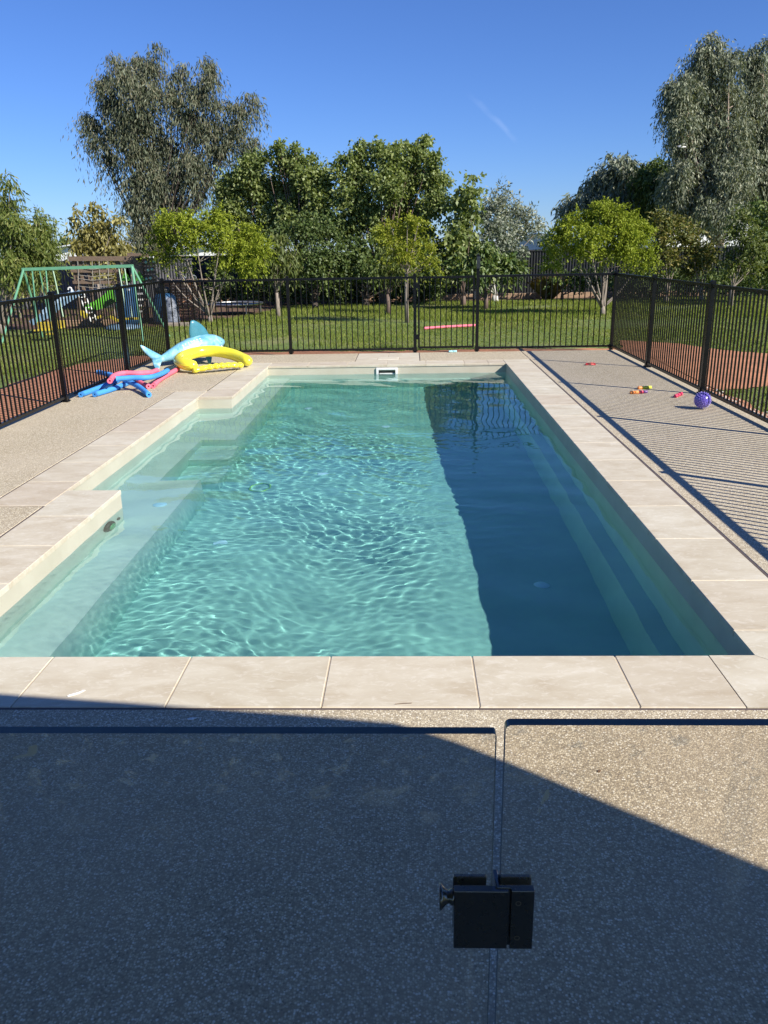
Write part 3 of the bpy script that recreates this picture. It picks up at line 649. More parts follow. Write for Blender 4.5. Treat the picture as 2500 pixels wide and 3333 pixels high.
skinmesh(fs, 20).build('dorsal_fin', teal, shark, True)
pale = m_shark()
tl = T0+Vector((0, 0, .02)); 
tf = MB(); 
def fluke(tip, nn):
    secs2 = []
    for i in range(8):
        t_ = i/7; c = tl+(Vector(tip)-tl)*t_+ax*(-.05*math.sin(t_*1.6)); secs2.append((c, ax, ax, side, .09*(1-t_)**.7+.01, .035*(1-t_)**.6+.005))
    return skinmesh(secs2, 14)
fluke((-4.02, 12.24, .36), 8).build('tail_fin', pale, shark, True); fluke((-3.72, 12.0, .02), 8).build('tail_fin', pale, shark, True)
for s_ in (1, -1):
    c = T0+ax*Ls*.66+side*s_*.14-upv*.05; finmesh(c, c+side*s_*.20-Vector((0, 0, .19))-ax*.10, .16, .02, (0, 0, 0), 6, 10).build('side_fin', teal, shark, True)
    e = T0+ax*Ls*.90+side*s_*.098+upv*.012; MB().ball(e, .013, 10, 6).build('eye', M['dark'], shark, True)
# printed block of small print on the flank facing the pool
pr = MB(); rr = random.Random(8)
for i in range(7):
    for j in range(3):
        t_ = .34+i*.042; row = prof[4]
        if rr.random() < .2: continue
        ang = .35+j*.24; rad = np.interp(t_, [p[0] for p in prof], [p[1] for p in prof])*.82; rdv = np.interp(t_, [p[0] for p in prof], [p[2] for p in prof])*.87
        c = T0+ax*Ls*t_+Vector((0, 0, .045*math.sin(t_*3.1)-.02))+side*rad*math.cos(ang)*1.01+upv*rdv*math.sin(ang)*1.015
        nrm = (side*math.cos(ang)+upv*math.sin(ang)).normalized(); tt = nrm.cross(ax).normalized()
        a_, b_ = ax*rr.uniform(.009, .017), tt*rr.uniform(.006, .012)
        pr.plate([c-a_-b_, c+a_-b_, c+a_+b_, c-a_+b_], nrm, .002)
pr.build('printed_notice', simple('white_print', (.80, .86, .88), .3), shark)
yv = NT('yellow_vinyl'); yv.set(yv.b, 'Base Color', yv.ramp(yv.noise(4, 4), [(.3, (.80, .72, .035)), (.7, (.88, .80, .06))])); yv.b.inputs['Roughness'].default_value = .2; yv.b.inputs['Coat Weight'].default_value = .35; yv.b.inputs['Subsurface Weight'].default_value = .0
wv = yv.noise(22, 2, .5, yv.scale(yv.coord(), (1, 1, 1))); yv.bump(wv, .18, .01)
ring_ = empty('inflatable_ring', (-3.0, 12.1, 0), 'yellow inflatable lounge ring leaning on the shark at the deck edge', 'pool float')
yp = [(-2.40, 12.12, .085), (-2.54, 12.30, .115), (-2.74, 12.47, .165), (-3.02, 12.56, .205), (-3.27, 12.46, .205), (-3.42, 12.20, .17), (-3.41, 11.93, .14), (-3.27, 11.73, .12), (-3.08, 11.66, .095)]
yp = cat_rom(yp, 5); kN = len(yp)
rad = [(.075 if i in (1, kN-2) else .086)-(.0 if 2 < i < kN-3 else .008) for i in range(kN)]; rad[0] = .02; rad[-1] = .02; rad[1] = .07; rad[-2] = .07
MB().tube(yp, rad, 22).build('tube', yv.m, ring_, True)
cg = sum((Vector(p) for p in yp), Vector())/kN
sm_ = [Vector(p)+((Vector(p)-cg)*Vector((1, 1, 0))).normalized()*(rad[i]+.001) for i, p in enumerate(yp)][2:-2]
MB().tube(sm_, .0035, 6).build('welded_seam', yv.m, ring_)
vp = Vector(yp[kN//3])+Vector((0, 0, rad[kN//3]-.004)); MB().lathe(vp, [(.016, 0), (.014, .006), (.008, .008), (.008, .018), (.005, .020)], 14).build('valve', simple('clear_valve', (.75, .74, .55), .3), ring_, True)
ru = MB(); a0, a1 = Vector((-3.13, 11.56, .05)), Vector((-2.48, 11.99, .06)); n = 58; secs3 = []
for i in range(n):
    t_ = i/(n-1); c = a0.lerp(a1, t_)+Vector((.03, -.05, .035))*math.sin(math.pi*t_); w = .036+.017*abs(math.sin(t_*math.pi*8))+.003*math.sin(t_*61); secs3.append((c, None, Vector((.45, -.85, 0)).normalized(), Vector((0, 0, 1)), w*1.35, w*.85))
skinmesh(secs3, 16).build('ribbed_backrest', yv.m, ring_, True)

# ------------------------------------------------------------------ ball and dive toys
sb_ = empty('spiky_ball', (3.085, 8.50, 0), 'purple ball covered in soft spikes beside the right fence post', 'ball')
pm = simple('purple_vinyl', (.12, .085, .42), .25, 0, .1, 6, 0, .4); BR = .083; bc = Vector((3.085, 8.50, BR+.012))
b = MB(); b.ball(bc, BR, 32, 20); b.build('ball', pm, sb_, True)
sp_ = MB()
for i in range(150):
    z = 1-2*(i+.5)/150; r = math.sqrt(1-z*z); a = i*2.39996; nr = Vector((r*math.cos(a), r*math.sin(a), z)); sp_.tube([bc+nr*(BR-.003), bc+nr*(BR+.010)], [.0055, .002], 6)
tagd = sp_.build('spikes', simple('pale_purple_spikes', (.36, .30, .72), .25, 0, .1, 6, 0, .5), sb_)
def dive(a, b_, cols, label, cat='dive toy', r=.013, group=None, name='dive_stick'):
    a, b_ = Vector(a), Vector(b_); o = empty(name, a, label, cat, group); n = len(cols)
    for i, c in enumerate(cols):
        p, q = a.lerp(b_, i/n), a.lerp(b_, (i+1)/n-.02); MB().tube([p, p.lerp(q, .15), p.lerp(q, .5), p.lerp(q, .85), q], [r*.8, r*1.08, r*.95, r*1.08, r*.8], 12).build('grip', c, o, True)
cO, cP, cY, cRd, cPu = simple('orange_foam', (.75, .26, .06), .5), simple('pink_vinyl', (.72, .06, .13), .4), simple('lime_yellow_foam', (.66, .68, .05), .5), simple('red_strap', (.55, .02, .03), .4), simple('purple_band', (.12, .05, .20), .4)
dive((2.583, 9.455, .018), (2.80, 9.50, .018), [cO, cO, cP, cPu], 'orange and pink dive stick with a dark purple end on the striped shadow', r=.018)
dive((2.757, 9.769, .018), (2.935, 9.815, .018), [cO, cY, cY], 'lime yellow dive stick lying just beyond the orange one', r=.018)
dive((3.02, 9.18, .018), (3.145, 9.34, .018), [cP, cP, cP], 'short pink dive toy near the purple ball', r=.02)
gpts = cat_rom([(2.57, 11.88, .012), (2.60, 11.95, .02), (2.66, 11.90, .03), (2.71, 11.96, .02), (2.715, 11.90, .012), (2.64, 11.87, .015), (2.57, 11.88, .012)], 5)
MB().tube(gpts, .008, 8).build('swim_goggles', cRd, None, True, label='red tangled strap of swim goggles on the deck near the far right corner', cat='goggles')
dive((.66, 13.66, .016), (.80, 13.68, .016), [simple('aqua_vinyl', (.35, .68, .72), .4)]*2, 'short aqua toy at the foot of the gate', r=.017, name='squirt_toy')
dt = MB(); 
ringp = [(-1.40+.09*math.cos(a), 7.15+.11*math.sin(a), zf(7.15)+.012) for a in [i*math.pi/8 for i in range(17)]]
dr = dt.tube(ringp, .008, 6, cap=False).build('dive_ring', simple('green_ring', (.25, .60, .12), .4), None, True, label='thin green ring toy sunk on the pool floor left of centre', cat='dive toy'); dr.cycles.is_caustics_receiver = True
# ------------------------------------------------------------------ house roof behind the camera (casts the shade on the near deck)
h = 2.9; off = Vector((-SUN.x/SUN.z*h, -SUN.y/SUN.z*h)); sh_pts = [(-9.0, 3.70), (-1.591, 2.672), (-.20, 2.50), (.12, 2.45), (.34, 2.33), (1.0, 1.845), (4.4, -.62), (4.4, -6.0), (-9, -6.0)]
roof = empty('verandah_roof', (-2, -3, 0), 'flat house verandah roof above and behind the camera shading the near deck', 'roof')
rp = [(x-off.x, y-off.y) for x, y in sh_pts]
MB().prism(rp, h, h+.16).build('roof_slab', M['eave'], roof)
pp_ = MB(); pp_.box(-6.1, -6.0, -.2, -.1, 0, h); pp_.build('post', M['eave'], roof)

# ------------------------------------------------------------------ boundary fences and sheds
def ribbed(x0, x1, y, z0, z1, m, name, label, angle=0.0):
    root = empty(name, ((x0+x1)/2, y, z0), label, 'fence'); b = MB(); n = int((x1-x0)/.095); V = []; F = []
    px_ = [x0+(x1-x0)*i/(n*4) for i in range(n*4+1)]; ph = (0, 0, -.035, -.035)
    V = [(x, y+ph[i % 4], z) for i, x in enumerate(px_) for z in (z0+.0, z1)]
    V += [(x, y+.03, z) for x in (x0, x1) for z in (z0, z1)]
    k = len(px_); F = [(2*i, 2*i+2, 2*i+3, 2*i+1) for i in range(k-1)]+[(2*k, 2*k+1, 2*k+3, 2*k+2)]
    b.add(V, F); b.build('sheet_panel', m, root)
    c = MB(); c.box(x0-.02, x1+.02, y-.055, y+.04, z1-.005, z1+.045, .004); c.box(x0-.02, x1+.02, y-.055, y+.04, z0-.02, z0+.03); c.build('top_rail', m, root)
    q = x0
    while q <= x1+.01:
        MB().box(q-.03, q+.03, y-.06, y+.05, z0-.2, z1+.02).build('post', m, root); q += 2.37
    return root
ribbed(-8.3, 16.0, 29.2, .12, 1.52, M['colorbond'], 'boundary_fence', 'dark charcoal ribbed steel fence behind the garden trees on the right')
ribbed(-17.0, -7.12, 27.4, .0, 1.45, M['greysteel'], 'boundary_fence', 'grey ribbed steel fence behind the timber climbing frame')
sl = MB(); sl.box(-7, 16, 29.0, 29.1, GZ, .13, .01); sl.build('garden_edging', M['sleeper'], label='tan sleeper plinth running under the charcoal steel fence', cat='edging')
def shed(x0, x1, y0, y1, h, rise, label):
    o = empty('shed', ((x0+x1)/2, y0, GZ), label, 'shed'); w = MB(); w.box(x0, x1, y0, y1, GZ, h); 
    xm = (x0+x1)/2; w.add([(x0, y0, h), (x1, y0, h), (xm, y0, h+rise), (x0, y1, h), (x1, y1, h), (xm, y1, h+rise)], [(0, 1, 2), (5, 4, 3)]); w.build('wall', M['whitewall'], o)
    r = MB(); e = .3
    for a, b_ in ((x0-e, xm), (x1+e, xm)):
        r.plate([(a, y0-e, h-.03), (b_, y0-e, h+rise+.03), (b_, y1+e, h+rise+.03), (a, y1+e, h-.03)], (-(rise)/((b_-a)), 0, 1), .06)
    r.build('roof', M['whiteroof'], o); return o
shed(-19.8, -14.6, 46, 52, 2.0, .35, 'white farm shed beyond the fence at the far left, between two trees')
shed(-12.5, -7.2, 43, 50, 1.75, .35, 'long white shed glimpsed under the lime tree on the left')
shed(4.6, 8.6, 43, 49, 1.9, .35, 'white shed beyond the charcoal fence right of centre')
shed(13.6, 22.0, 45, 52, 2.6, .6, 'white shed hidden behind the big silver gum on the right')

# ------------------------------------------------------------------ play equipment
def z3(a, b, Y): return Vector(at(a/3.318/1.50693, (750+b/3.318)/1.50693, Y))
def z4(a, b, Y): return Vector(at((350+a/3.318)/1.50693, (750+b/3.318)/1.50693, Y))
G_ = M['gripgreen']
sw = empty('swing_set', (-6.9, 17.2, GZ), 'green steel A-frame swing set on the lawn behind the left fence', 'swing set')
tL, tR = Vector((-8.0, 17.2, 1.40)), Vector((-5.72, 17.2, 1.43))
MB().bar(tL-Vector((.03, 0, 0)), tR+Vector((.03, 0, 0)), .045, .06).build('top_bar', G_, sw)
for a, b_ in ((tL, (-8.44, 16.66, GZ)), (tL, (-8.08, 17.8, GZ)), (tR, (-5.46, 16.61, GZ)), (tR, (-5.20, 17.6, GZ))):
    MB().tube([a, Vector(b_)], [.026, .022], 10).build('leg', G_, sw)
gl_ = MB(); hs_ = [((345, 408), (405, 1010), 17.1), ((425, 425), (530, 940), 17.35), ((495, 408), (548, 1045), 17.1), ((572, 425), (682, 930), 17.35)]
glo = empty('glider_swing', z3(540, 1010, 17.2), 'two-seat yellow glider hanging from the left half of the green swing set', 'swing')
gpale = simple('chalky_green_paint', (.42, .58, .42), .5)
for i, (a, b_, Y) in enumerate(hs_):
    A, B = z3(*a, 17.2), z3(*b_, Y); MB().tube([A, A.lerp(B, .85), B], .014, 8).build('hanger', gpale if i == 3 else G_, glo)
for (a, b_, c_, d_), Y in (((412, 982, 552, 1062), 17.05), ((612, 968, 692, 1036), 17.35)):
    p, q = z3(a, d_, Y), z3(c_, b_, Y); sb2 = MB(); n = 5
    for i in range(n): zz = p.z+(q.z-p.z)*i/n; sb2.box(p.x, q.x, p.y, p.y+.03, zz, zz+(q.z-p.z)/n*.72, .003)
    sb2.box(p.x, q.x, p.y-.24, p.y, p.z-.03, p.z, .006); sb2.build('seat', M['yellowp'], glo)
p, q = z3(495, 1128, 16.9), z3(572, 1108, 16.9); MB().box(p.x, q.x, p.y, p.y+.1, p.z, q.z, .004).build('foot_rest', M['yellowp'], glo)
MB().bar(z3(420, 1060, 17.05), z3(690, 1045, 17.3), .03).build('glider_rail', G_, glo)
ss = empty('swing', z3(1385, 945, 17.2), 'yellow swing seat hanging from the right half of the green swing set', 'swing')
for a, b_ in (((1280, 385), (1375, 940)), ((1345, 395), (1425, 930))):
    MB().tube([z3(*a, 17.2), z3(*b_, 17.1)], .011, 8).build('hanger', gpale, ss)
p, q = z3(1350, 962, 17.1), z3(1500, 940, 17.1); MB().box(p.x, q.x, p.y-.1, p.y+.1, p.z, q.z, .01).build('seat', M['yellowp'], ss)
# timber climbing frame
TM = M['timber']; Yc = 21.1
cf = empty('climbing_frame', (-7.6, Yc, GZ), 'weathered timber climbing frame with a climbing wall behind the swing set', 'climbing frame')
def beam(a, b_, Y, w, h_): 
    A, B = z3(*a, Y), z3(*b_, Y); return MB().bar(A, B, w, h_)
beam((745, 305), (1535, 303), Yc, .10, .11).build('beam', TM, cf)
beam((770, 438), (1270, 438), Yc, .06, .075).build('beam', TM, cf); beam((790, 560), (1250, 560), Yc, .06, .075).build('beam', TM, cf)
for x, b0, b1 in ((800, 330, 1010), (868, 330, 930), (950, 330, 930), (1268, 330, 900)):
    A, B = z3(x, b0, Yc+.06), z3(x+10, b1, Yc+.06); MB().bar(A, (A.x, A.y, GZ), .10 if x in (800, 1268) else .07, .08, (0, 1, 0)).build('post', TM, cf)
A = z3(1515, 300, Yc); MB().bar(A+Vector((0, 0, .02)), (A.x, A.y, GZ), .10, .10, (0, 1, 0)).build('post', TM, cf)
for a, b_ in (((1345, 330), (1400, 560)), ((1410, 320), (1375, 560)), ((1440, 330), (1510, 420))):
    MB().bar(z3(*a, Yc-.05), z3(*b_, Yc-.05), .12, .03, (0, 1, 0)).build('brace', TM, cf)
MB().bar(z3(1380, 262, Yc+.8), z3(1600, 272, Yc+.8), .10, .09).build('beam', TM, cf)
cw = MB(); tl_, br = z3(1545, 300, Yc+.05), z3(1650, 560, Yc+.05); nbd = 6
for i in range(nbd):
    z_ = tl_.z-(tl_.z-br.z)*i/nbd; cw.box(tl_.x, br.x+.08, tl_.y-.02, tl_.y+.02, z_-(tl_.z-br.z)/nbd*.9, z_, .003)
cwo = cw.build('climbing_wall', TM, cf)
for a, b_ in ((1575, 345), (1600, 430), (1640, 420), (1580, 525), (1625, 515), (1660, 335)):
    c = z3(a, b_, Yc); MB().ball(c, (.035, .02, .035), 8, 6).build('climbing_hold', M['hold'], cwo)
MB().bar(z3(1650, 480, Yc), z3(1760, 560, Yc-.3), .04, .03).build('brace', M['sleeper'], cf)
rp_ = MB()
for a in (840, 995, 1070, 1165): rp_.tube([z3(a, 330, Yc-.04), z3(a+15, 720, Yc-.04)], .009, 5)
for b_ in (400, 480, 520, 600, 650): rp_.tube([z3(840, b_, Yc-.04), z3(1000, b_+20, Yc-.06), z3(1230, b_-5, Yc-.04)], .008, 5)
rp_.build('rope_net', simple('grey_rope', (.30, .28, .24), .9), cf)
# lime slide
ls = empty('slide', (-7.2, 20.3, GZ), 'lime green plastic slide in front of the timber climbing frame', 'slide')
def chute(path, w, hgt, m, par, name='chute', t_=.02):
    b = MB(); P = [Vector(p) for p in path]; k = len(P); V = []
    for i, p in enumerate(P):
        tt = (P[min(i+1, k-1)]-P[max(i-1, 0)]).normalized(); sd = tt.cross(Vector((0, 0, 1))).normalized(); u2 = sd.cross(tt).normalized()
        for a, c in ((-w/2-t_, hgt), (-w/2, hgt), (-w/2+.02, 0), (w/2-.02, 0), (w/2, hgt), (w/2+t_, hgt), (w/2+t_*.5, -t_), (-w/2-t_*.5, -t_)): V.append(p+sd*a+u2*c)
    F = [(i*8+j, i*8+(j+1) % 8, (i+1)*8+(j+1) % 8, (i+1)*8+j) for i in range(k-1) for j in range(8)]; b.add(V, F); return b.build(name, m, par)
chute(cat_rom([z3(1290, 650, 20.7), z3(1200, 745, 20.3), z3(1090, 815, 19.9), z3(975, 855, 19.6)], 4), .34, .11, M['lime'], ls)
for s_ in (0, 1):
    a = z3(1320+s_*150, 545, 20.9); MB().plate([a, a+Vector((.22, 0, 0)), a+Vector((.16, 0, .14)), a+Vector((.10, 0, .22)), a+Vector((.03, 0, .10))], (0, 1, 0), .05).build('side_wing', M['lime'], ls)
MB().bar(z3(1000, 870, 19.7), z3(1010, 1000, 19.7), .05).build('support', TM, ls)
# blue slide with white ladder
bs = empty('slide', (-8.3, 19.0, GZ), 'pale blue slide with a white ladder behind the left fence', 'slide')
chute(cat_rom([z3(845, 680, 19.3), z3(720, 760, 19.1), z3(590, 850, 18.9), z3(480, 945, 18.7), z3(350, 1015, 18.6)], 4), .36, .10, M['paleblue'], bs)
for dy in (0, .36):
    MB().tube([z3(845, 690, 19.3)+Vector((0, dy, 0)), z3(985, 985, 19.3)+Vector((0, dy, 0))], .02, 8).build('ladder_rail', M['whiteplastic'], bs)
for i in range(5):
    a = z3(845, 690, 19.3).lerp(z3(985, 985, 19.3), .12+i*.19); MB().bar(a, a+Vector((0, .36, 0)), .03, .02).build('rung', M['whiteplastic'], bs)
hp_ = cat_rom([z3(735, 640, 19.3), z3(742, 620, 19.3), z3(768, 622, 19.3), z3(775, 660, 19.3)], 4); MB().tube(hp_, .018, 8).build('handle', M['whiteplastic'], bs)
MB().bar(z3(870, 880, 19.2), z3(940, 930, 19.2), .10, .10).build('bracket', M['yellowp'], bs)
# blue tunnel tower
bt = empty('play_tower', (-6.3, 19.4, GZ), 'dark blue plastic play tunnel with a pale blue base beside the slides', 'play tower')
A, B = z3(1350, 590, 19.6), z3(1340, 960, 19.6)
MB().lathe((A.x, 19.6, GZ+.12), [(.27, 0), (.29, .1), (.25, .2), (.27, .45), (.25, .5), (.26, .75), (.22, A.z-GZ-.12)], 20).build('tunnel', M['bluep'], bt, True)
MB().lathe((A.x-.12, 19.5, GZ), [(.42, 0), (.44, .05), (.36, .10), (.28, .13)], 20).build('base', M['paleblue'], bt, True)
for a, b_, c_, d_ in ((1040, 945, 1100, 925), (1190, 930, 1280, 980)): MB().bar(z3(a, b_, 19.2), z3(c_, d_, 19.2), .07, .06).build('step', M['yellowp'], bt)
lad = empty('ladder', (-5.9, 20.2, GZ), 'small white rung ladder in the shade right of the blue play tunnel', 'ladder')
for i in range(5):
    MB().bar(z4(330-i*6, 620+i*64, 20.2), z4(395-i*6, 618+i*64, 20.2), .03, .04).build('rung', M['whiteplastic'], lad)
for a in (328, 398): MB().bar(z4(a, 590, 20.22), z4(a-28, 900, 20.22), .02, .02).build('ladder_rail', M['dark'], lad)
# cubby and dark bin
cb = empty('timber_cubby', (-5.9, 21.5, GZ), 'square box clad in reddish timber slats behind the far left fence corner', 'cubby'); x0c, x1c, zc = -6.33, -5.66, .96
cs = MB(); ns = 13
for i in range(ns): cs.box(x0c, x1c, 21.42, 21.45, GZ+(zc-GZ)*i/ns, GZ+(zc-GZ)*(i+.86)/ns, .003)
cs.build('front_slats', M['cedar'], cb)
c2 = MB()
for i in range(ns): c2.box(x1c+.004, x1c+.03, 21.45, 22.1, GZ+(zc-GZ)*i/ns, GZ+(zc-GZ)*(i+.86)/ns, .003)
c2.build('side_slats', M['cedar'], cb); c2 = MB()
for i in range(ns): c2.box(x0c-.03, x0c-.004, 21.45, 22.1, GZ+(zc-GZ)*i/ns, GZ+(zc-GZ)*(i+.86)/ns, .003)
c2.build('side_slats', M['cedar'], cb)
MB().box(x0c-.05, x1c+.3, 21.40, 22.15, zc, zc+.04, .006).build('top_board', M['sleeper'], cb)
for x in (x0c+.02, x1c-.02, x1c+.24): MB().box(x-.025, x+.025, 21.455, 21.50, GZ, zc-.003).build('post', M['cedar'], cb)
cone = simple('pale_grey_cone', (.42, .44, .46), .6)
for i, a in enumerate((825, 940)):
    c = z4(a, 550, 21.7); MB().lathe((c.x, 21.7, zc+.04), [(.07, 0), (.06, .05), (.035, .10), (.01, .12)], 14).build('pot', cone, None, True, label=('left' if i == 0 else 'right')+' one of two small pale pots standing on the timber cubby', cat='pot')
bn = empty('compost_bin', (-6.15, 20.9, GZ), 'black plastic compost bin with a lid in front of the slatted cubby', 'bin')
ctr = z4(640, 900, 20.9); MB().lathe((ctr.x-.02, 20.9, GZ), [(.34, 0), (.35, .08), (.31, .45), (.26, .68), (.17, .76)], 24).build('bin_body', M['bluep'], bn, True)
MB().lathe((ctr.x-.04, 20.9, GZ+.76), [(.17, 0), (.19, .02), (.17, .12), (.10, .15)], 20).build('lid', M['dark'], bn, True)
tarp = NT('crumpled_silver_film'); tarp.set(tarp.b, 'Base Color', tarp.ramp(tarp.noise(9, 5, .7), [(.4, (.02, .03, .05)), (.6, (.18, .20, .24))])); tarp.b.inputs['Roughness'].default_value = .35; tarp.bump(tarp.noise(14, 5, .7), .8, .03)
MB().lathe((ctr.x+.22, 20.55, GZ), [(.20, 0), (.205, .1), (.17, .35), (.12, .58), (.05, .66)], 18).build('plastic_sack', tarp.m, None, True, label='dark crumpled plastic sack leaning before the slatted cubby', cat='sack')
for i, (a, b_) in enumerate(((700, 1010), (880, 1020))):
    c = z4(a, b_, 20.1); MB().box(c.x-.22, c.x+.22, 20.0, 20.14, GZ, GZ+.09, .012).build('edging_block', simple('stone_block', (.25, .21, .17), .9), None, label=('left' if i == 0 else 'right')+' one of two low stone blocks on the grass before the cubby', cat='block')
MB().box(-9.2, -6.75, 20.55, 20.63, GZ, .10, .008).build('garden_edging', M['sleeper'], None, label='timber sleeper edging the bark bed in front of the climbing frame', cat='edging')
# low trampoline in the shade
tp = empty('trampoline', (-5.0, 23.6, GZ), 'low round trampoline in deep shade beneath the trees', 'trampoline')
MB().lathe((-5.0, 23.8, .24), [(.72, 0), (.74, .02), (.02, .022)], 32).build('mat', simple('dusty_mat', (.10, .095, .085), .9, 0, .6, 7), tp)
MB().tube([(-5.0+.76*math.cos(a), 23.8+.76*math.sin(a), .25) for a in [i*math.pi/16 for i in range(33)]], .03, 8, cap=False).build('frame', M['steel'], tp)
for a in (.5, 2.1, 3.7, 5.3): MB().bar((-5.0+.74*math.cos(a), 23.8+.74*math.sin(a), .24), (-5.0+.74*math.cos(a), 23.8+.74*math.sin(a), GZ), .03).build('leg', M['steel'], tp)

# ------------------------------------------------------------------ trees
LEAF = dict(
 gumL=m_leaf('grey_gum_leaves', (.095, .115, .065), (.145, .165, .098), (.22, .20, .13), .2, .08),
 gumR=m_leaf('silver_gum_leaves', (.145, .175, .105), (.225, .25, .16), (.34, .335, .225), .25, .12),
 silver=m_leaf('silvery_leaves', (.22, .25, .18), (.33, .36, .27), (.43, .44, .35), .25, .1),
 bluegrey=m_leaf('blue_grey_leaves', (.14, .175, .115), (.21, .245, .175), (.30, .31, .24), .25, .1),
 pear=m_leaf('broad_green_leaves', (.15, .205, .045), (.24, .30, .075), (.38, .42, .16), .42, .10),
 dark=m_leaf('dark_green_leaves', (.06, .10, .024), (.10, .15, .036), (.17, .21, .06), .3, .08),
 lime=m_leaf('lime_leaves', (.185, .245, .022), (.265, .32, .03), (.35, .39, .05), .32, .03),
 limey=m_leaf('yellow_lime_leaves', (.18, .23, .022), (.26, .30, .032), (.36, .36, .05), .35, .03),
 citrus=m_leaf('glossy_citrus_leaves', (.07, .13, .02), (.12, .19, .03), (.22, .26, .06), .35, .14),
 olive=m_leaf('olive_green_leaves', (.10, .14, .03), (.15, .19, .045), (.22, .24, .07), .4, .08),
 willow=m_leaf('willow_leaves', (.12, .17, .035), (.18, .23, .05), (.27, .28, .08), .4, .06),
 yellow=m_leaf('yellowing_leaves', (.22, .20, .045), (.34, .30, .085), (.46, .42, .17), .4, .08),
 rust=m_leaf('rusty_green_leaves', (.11, .14, .03), (.18, .19, .045), (.27, .22, .06), .35, .08))
DEN = 3.3; CLUMP = .55
def leaves(name, blobs, m, par, dens=260, ll=.1, lw=.05, per=12, tw=.35, hang=.2, out=.7, upb=.0, seed=0, shell=2.2, wob=.28, clump=None):
    """blobs: (x, y, z, rx, ry, rz); leaf clumps on short twigs spread through each"""
    r = np.random.RandomState(seed); VV = []
    for (bx, by, bz, rx, ry, rz) in blobs:
        nt = max(4, int(DEN*dens*math.pi*rx*rz/per)); d = r.normal(size=(nt, 3)); d /= np.linalg.norm(d, axis=1)[:, None]
        K = max(3, int(nt/9)); ci = r.randint(0, K, nt); cd = d[:K]; cr0 = r.rand(K)**(1/2.6)
        ph = r.rand(4)*6.28; lob = 1+wob*(np.sin(3*np.arctan2(d[:, 2], d[:, 0])+ph[0])*.5+np.sin(5*d[:, 2]+ph[1]+3*d[:, 1])*.4+np.sin(7*d[:, 0]+ph[2])*.3)
        rad = (r.rand(nt)**(1/shell))*lob
        ctr_ = cd[ci]*cr0[ci][:, None]; off_ = d*rad[:, None]; cl_ = CLUMP if clump is None else clump; off_ = off_*(1-cl_)+ctr_*cl_; P = np.array([bx, by, bz])+off_*np.array([rx, ry, rz])*1.08
        td = d*out+r.normal(size=(nt, 3))*.55+np.array([0, 0, upb]); td /= np.linalg.norm(td, axis=1)[:, None]
        L = tw*r.uniform(.5, 1.3, nt)
        t_ = np.tile(np.linspace(.0, 1, per), nt)+r.uniform(-.05, .05, nt*per); ti = np.repeat(np.arange(nt), per)
        Q = P[ti]+td[ti]*(L[ti]*t_)[:, None]; Q[:, 2] -= hang*L[ti]*t_**2*1.2
        n = len(Q); Q += r.normal(size=(n, 3))*ll*.35
        a = td[ti]*.5+r.normal(size=(n, 3))*.55; a[:, 2] -= hang*1.6; a /= np.linalg.norm(a, axis=1)[:, None]
        w = np.cross(a, r.normal(size=(n, 3))*.7+np.array([0, -.25, .75])*(1-min(1, hang))); w /= np.linalg.norm(w, axis=1)[:, None]+1e-9
        s_ = r.uniform(.7, 1.4, n)[:, None]
        A = Q; B = Q+a*ll*s_*.45+w*lw*.5*s_; C_ = Q+a*ll*s_; D = Q+a*ll*s_*.45-w*lw*.5*s_
        VV.append(np.stack([A, B, C_, D], 1).reshape(-1, 3))
    V = np.concatenate(VV); n = len(V)//4
    return npmesh(name, V, np.arange(n*4).reshape(n, 4), m, par)
